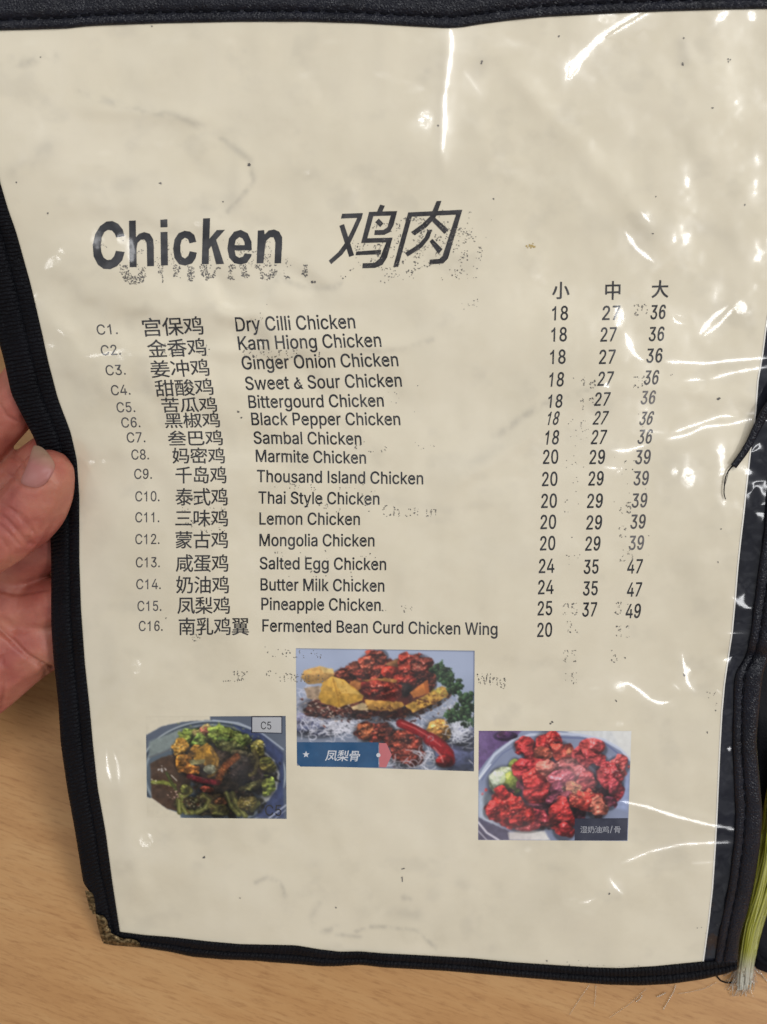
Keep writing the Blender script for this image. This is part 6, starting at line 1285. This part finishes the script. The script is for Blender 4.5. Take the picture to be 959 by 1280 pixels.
# folds of the skin
def project(V):
    q = (V - CAM) @ ROT
    return CX + FPX * q[:, 0] / -q[:, 2], CY - FPX * q[:, 1] / -q[:, 2]
hx, hy = project(V)
hh_ = (V @ PAGE_N) - (P(479, 640) @ PAGE_N)
view = CAM - V; view /= np.linalg.norm(view, axis=1)[:, None]
face = sstep(.0, .35, (N * view).sum(1))
dsp = np.zeros(len(V))
FOLDS = [  # (line, width px, depth mm, over the page?)
 ([(0, 631), (12, 636), (22, 644), (32, 655), (40, 665)], 2.2, .42, 1), ([(-8, 640), (6, 648), (18, 660), (28, 672), (37, 681)], 2.2, .50, 1), ([(-10, 651), (2, 658), (14, 670), (25, 681)], 1.8, .36, 1), ([(24, 640), (36, 652), (44, 668)], 1.6, .22, 1),
 ([(36, 672), (42, 682), (45, 692)], 2.2, .35, 1), ([(-12, 664), (4, 676), (12, 690), (14, 706)], 2.0, .22, 1), ([(22, 606), (34, 612), (46, 612), (58, 603)], 2.4, .35, 1),
 ([(-10, 778), (6, 791), (20, 806), (36, 822), (52, 832), (70, 838)], 3.2, 1.0, 0), ([(52, 832), (58, 842), (54, 856)], 2.4, .5, 0), ([(-6, 736), (20, 742), (44, 738), (58, 736)], 3, .5, 0), ([(2, 822), (8, 850), (4, 880), (-4, 905)], 2.2, .3, 0), ([(8, 812), (-2, 840)], 1.8, .2, 0),
 ([(-5, 500), (8, 520), (20, 527)], 2.2, .3, 0), ([(16, 570), (26, 578), (30, 590)], 2.4, .5, 0), ([(4, 590), (20, 600)], 2, .3, 0)]
for pts, wd, dp, over in FOLDS:
    q = resample(pts, 24); d2 = np.full(len(V), 1e9)
    for (x0, y0), (x1, y1) in zip(q[:-1], q[1:]):
        dx, dy = x1 - x0, y1 - y0; t = np.clip(((hx - x0) * dx + (hy - y0) * dy) / (dx * dx + dy * dy + 1e-9), 0, 1)
        d2 = np.minimum(d2, (hx - x0 - t * dx) ** 2 + (hy - y0 - t * dy) ** 2)
    side = (hh_ > .001) if over else (hh_ < .004)
    dsp += -dp * 1.5 / 1000 * np.exp(-d2 / (wd * wd * 1.2)) * face * side
dsp += .00022 * (vnoise(hx / 16, hy / 16, 6) - .5) * 2 * face
V = V + N * dsp[:, None]
hand = mesh_obj('hand', V, F, MAT_SKIN, origin=P(-150, 760, -.02))
tag(hand, 'bare left hand with thumb on top gripping the left edge of the menu', 'hand')
# thumbnail laid on the thumb
tree = BVHTree.FromPolygons([Vector(v) for v in V], F)
nail_out = resample(np.array([(42.5, 556.8), (47.5, 556.6), (54, 559.5), (61, 567), (66.5, 575), (69.5, 581.5), (68, 588), (63, 597), (56, 605.5), (49, 609.6), (42, 609.6), (34, 607.6), (25, 604.2), (27.5, 596), (33, 584), (37, 573), (39.5, 563), (42.5, 556.8)]), 60)[:-1]
vv, ff = fill([nail_out], 3.0)
dd_ = np.full(len(vv), 1e9)
for (x0, y0), (x1, y1) in zip(nail_out, np.roll(nail_out, -1, 0)):
    dx, dy = x1 - x0, y1 - y0; t = np.clip(((vv[:, 0] - x0) * dx + (vv[:, 1] - y0) * dy) / (dx * dx + dy * dy + 1e-9), 0, 1)
    dd_ = np.minimum(dd_, np.hypot(vv[:, 0] - x0 - t * dx, vv[:, 1] - y0 - t * dy))
R_ = ray(vv[:, 0], vv[:, 1]); dist = np.zeros(len(vv)); ok = np.zeros(len(vv), bool)
for i, r in enumerate(R_):
    d = Vector(r).normalized(); hit = tree.ray_cast(Vector(CAM), d)
    if hit[0] is not None and hit[3] < .30: dist[i] = hit[3]; ok[i] = True
dist[~ok] = np.median(dist[ok])
A = np.stack([np.ones(len(vv)), vv[:, 0] - 48, vv[:, 1] - 584, (vv[:, 0] - 48) ** 2, (vv[:, 1] - 584) ** 2, (vv[:, 0] - 48) * (vv[:, 1] - 584)], -1)
co, *_r = np.linalg.lstsq(A[ok], dist[ok], rcond=None)
fit = A @ co
depth = np.minimum(fit, np.where(ok, dist, fit)) - .0003 - .00035 * sstep(0, 5, dd_)
Rn = R_ / np.linalg.norm(R_, axis=1)[:, None]
top = CAM + Rn * depth[:, None]; bot = CAM + Rn * (depth + .0016)[:, None]
n = len(vv); F2 = [t[::-1] for t in ff] + [tuple(i + n for i in t) for t in ff]; ed = {}
for t in ff:
    for a, b in zip(t, t[1:] + t[:1]): ed[(a, b)] = 1
F2 += [(a, b, b + n, a + n) for (a, b) in ed if (b, a) not in ed]
tipv = np.clip(((vv - (35, 607)) @ np.array((18, -45.)) / (18 ** 2 + 45 ** 2)), 0, 1)
nail = mesh_obj('fingernail', np.concatenate([top, bot]), F2, MAT_NAIL, hand, attrs={'tip': np.concatenate([tipv, tipv])})
nail['label'] = 'short thumbnail with a pale free edge'

# ------------------------------------------------------------------ tassel of yellow-green plastic raffia by the lower right corner
TL = np.array([(975, 930), (966, 965), (958.5, 1000), (955.5, 1030), (950, 1065), (944, 1097), (936.6, 1130), (930, 1155), (926, 1180), (923.5, 1203), (922, 1222), (920.5, 1238)], float)
TR_ = np.array([(1030, 930), (1012, 980), (996, 1020), (986, 1050), (976, 1080), (966, 1115), (957, 1142), (950, 1165), (945, 1190), (941.5, 1206), (940, 1222), (938, 1236)], float)
TLr, TRr = resample(TL, 60), resample(TR_, 60)
tas = Bag(); uvs = []; tips = []; R3 = np.random.default_rng(3)
def tz(py): return .0035 + .030 * np.clip((1228 - py) / 300.0, 0, 1) ** 1.2        # it climbs from the table to the spine
for k in range(120):
    t0 = (k + .5) / 120; lay = R3.random(); t = t0 + .13 * np.sin(np.linspace(0, R3.uniform(2, 7), 60) + R3.random() * 6) * np.sin(np.linspace(0.2, 3.0, 60))
    t = t + .02 * (vnoise(np.linspace(0, 14, 60) + k * 3.1, np.zeros(60), 9) - .5) * 2
    t = np.clip(t, 0, 1)[:, None]
    q = TLr * (1 - t) + TRr * t
    n_ = 60 - int(R3.integers(0, 8)); q = q[:n_]
    dome = np.sqrt(np.clip(1 - (2 * t[:n_, 0] - 1) ** 2, 0, 1))
    z = tz(q[:, 1]) + (.0052 * dome * lay + .0006 * lay) * (1 - .5 * sstep(1190, 1236, q[:, 1]))
    pth = on_table(q[:, 0], q[:, 1], z)
    v, f = tube(pth, R3.uniform(.00028, .00085) * (1 - .35 * np.linspace(0, 1, n_) ** 3), 6, flat=R3.uniform(.2, .6))
    tas.add(v, f); uvs.append(np.stack([np.tile(np.arange(6) / 6 * .02 + R3.random(), n_), np.repeat(np.linspace(0, .09, n_), 6) + R3.random()], -1))
    tips.append(np.repeat(sstep(1185, 1222, q[:, 1]), 6))
V, F = tas.get()
tassel = mesh_obj('raffia_tassel', V, F, MAT_RAFFIA, origin=on_table(932, 1235), uv=np.concatenate(uvs), attrs={'tip': np.concatenate(tips)})
tag(tassel, 'yellow green plastic string bundle beside the right edging, its frayed pale end on the table', 'tassel')
fr = Bag(); ft = []
for k in range(110):
    x0 = R3.uniform(922, 940); y0 = R3.uniform(1185, 1212); a = R3.normal(1.62, .30); L = R3.uniform(16, 46)
    s = np.linspace(0, 1, 12); q = np.stack([x0 + L * s * math.cos(a) + R3.normal(0, 4.5) * s ** 2 + 1.2 * np.sin(s * R3.uniform(3, 12)), y0 + L * s * math.sin(a)], -1)
    q[:, 1] = np.minimum(q[:, 1], 1245)
    v, f = tube(on_table(q[:, 0], q[:, 1], .0006 + .006 * R3.random() * (1 - s)), R3.uniform(.00006, .00017), 5); fr.add(v, f)
V, F = fr.get(); mesh_obj('frayed_end', V, F, MAT_FIBRE, tassel)

# loose fibres and a black thread lying on the table
def fibre(pts, r, label, mat=MAT_FIBRE, name='loose_fibre', cat='fibre', group='fibres shed on the tabletop', z=.0005):
    q = resample(pts, 30); v, f = tube(on_table(q[:, 0], q[:, 1], z), r, 6)
    o = mesh_obj(name, v, f, mat, origin=v.mean(0) * (1, 1, 0)); tag(o, label, cat, group); return o
fibre([(896, 1220), (901, 1226), (909, 1228.5), (917, 1228), (924, 1222)], .00030, 'black curled thread end on the table beside the lower right corner', MAT_THREAD, 'loose_thread', 'thread', None)
fibre([(845, 1231), (842, 1240), (836, 1250), (829, 1262)], .00017, 'straight pale fibre slanting down just below the bottom edging')
fibre([(821, 1246), (826, 1244), (832, 1241)], .00022, 'short glossy fibre scrap left of the straight slanting fibre')
fibre([(795, 1252), (800, 1249), (803, 1244)], .00018, 'tiny hooked fibre scrap below the bottom edging')
fibre([(745, 1231), (744.5, 1245), (743, 1258)], .00009, 'short thin upright fibre under the middle of the bottom edging')
fibre([(737, 1231), (727, 1245), (712, 1268)], .00009, 'long thin fibre slanting away to the lower left')
fibre([(896, 1228), (880, 1236), (862, 1240), (848, 1242)], .00009, 'fine curved hair running left from the black thread')
fibre([(808, 1236), (786, 1256), (762, 1272)], .00008, 'hair-thin fibre running diagonally to the frame bottom')
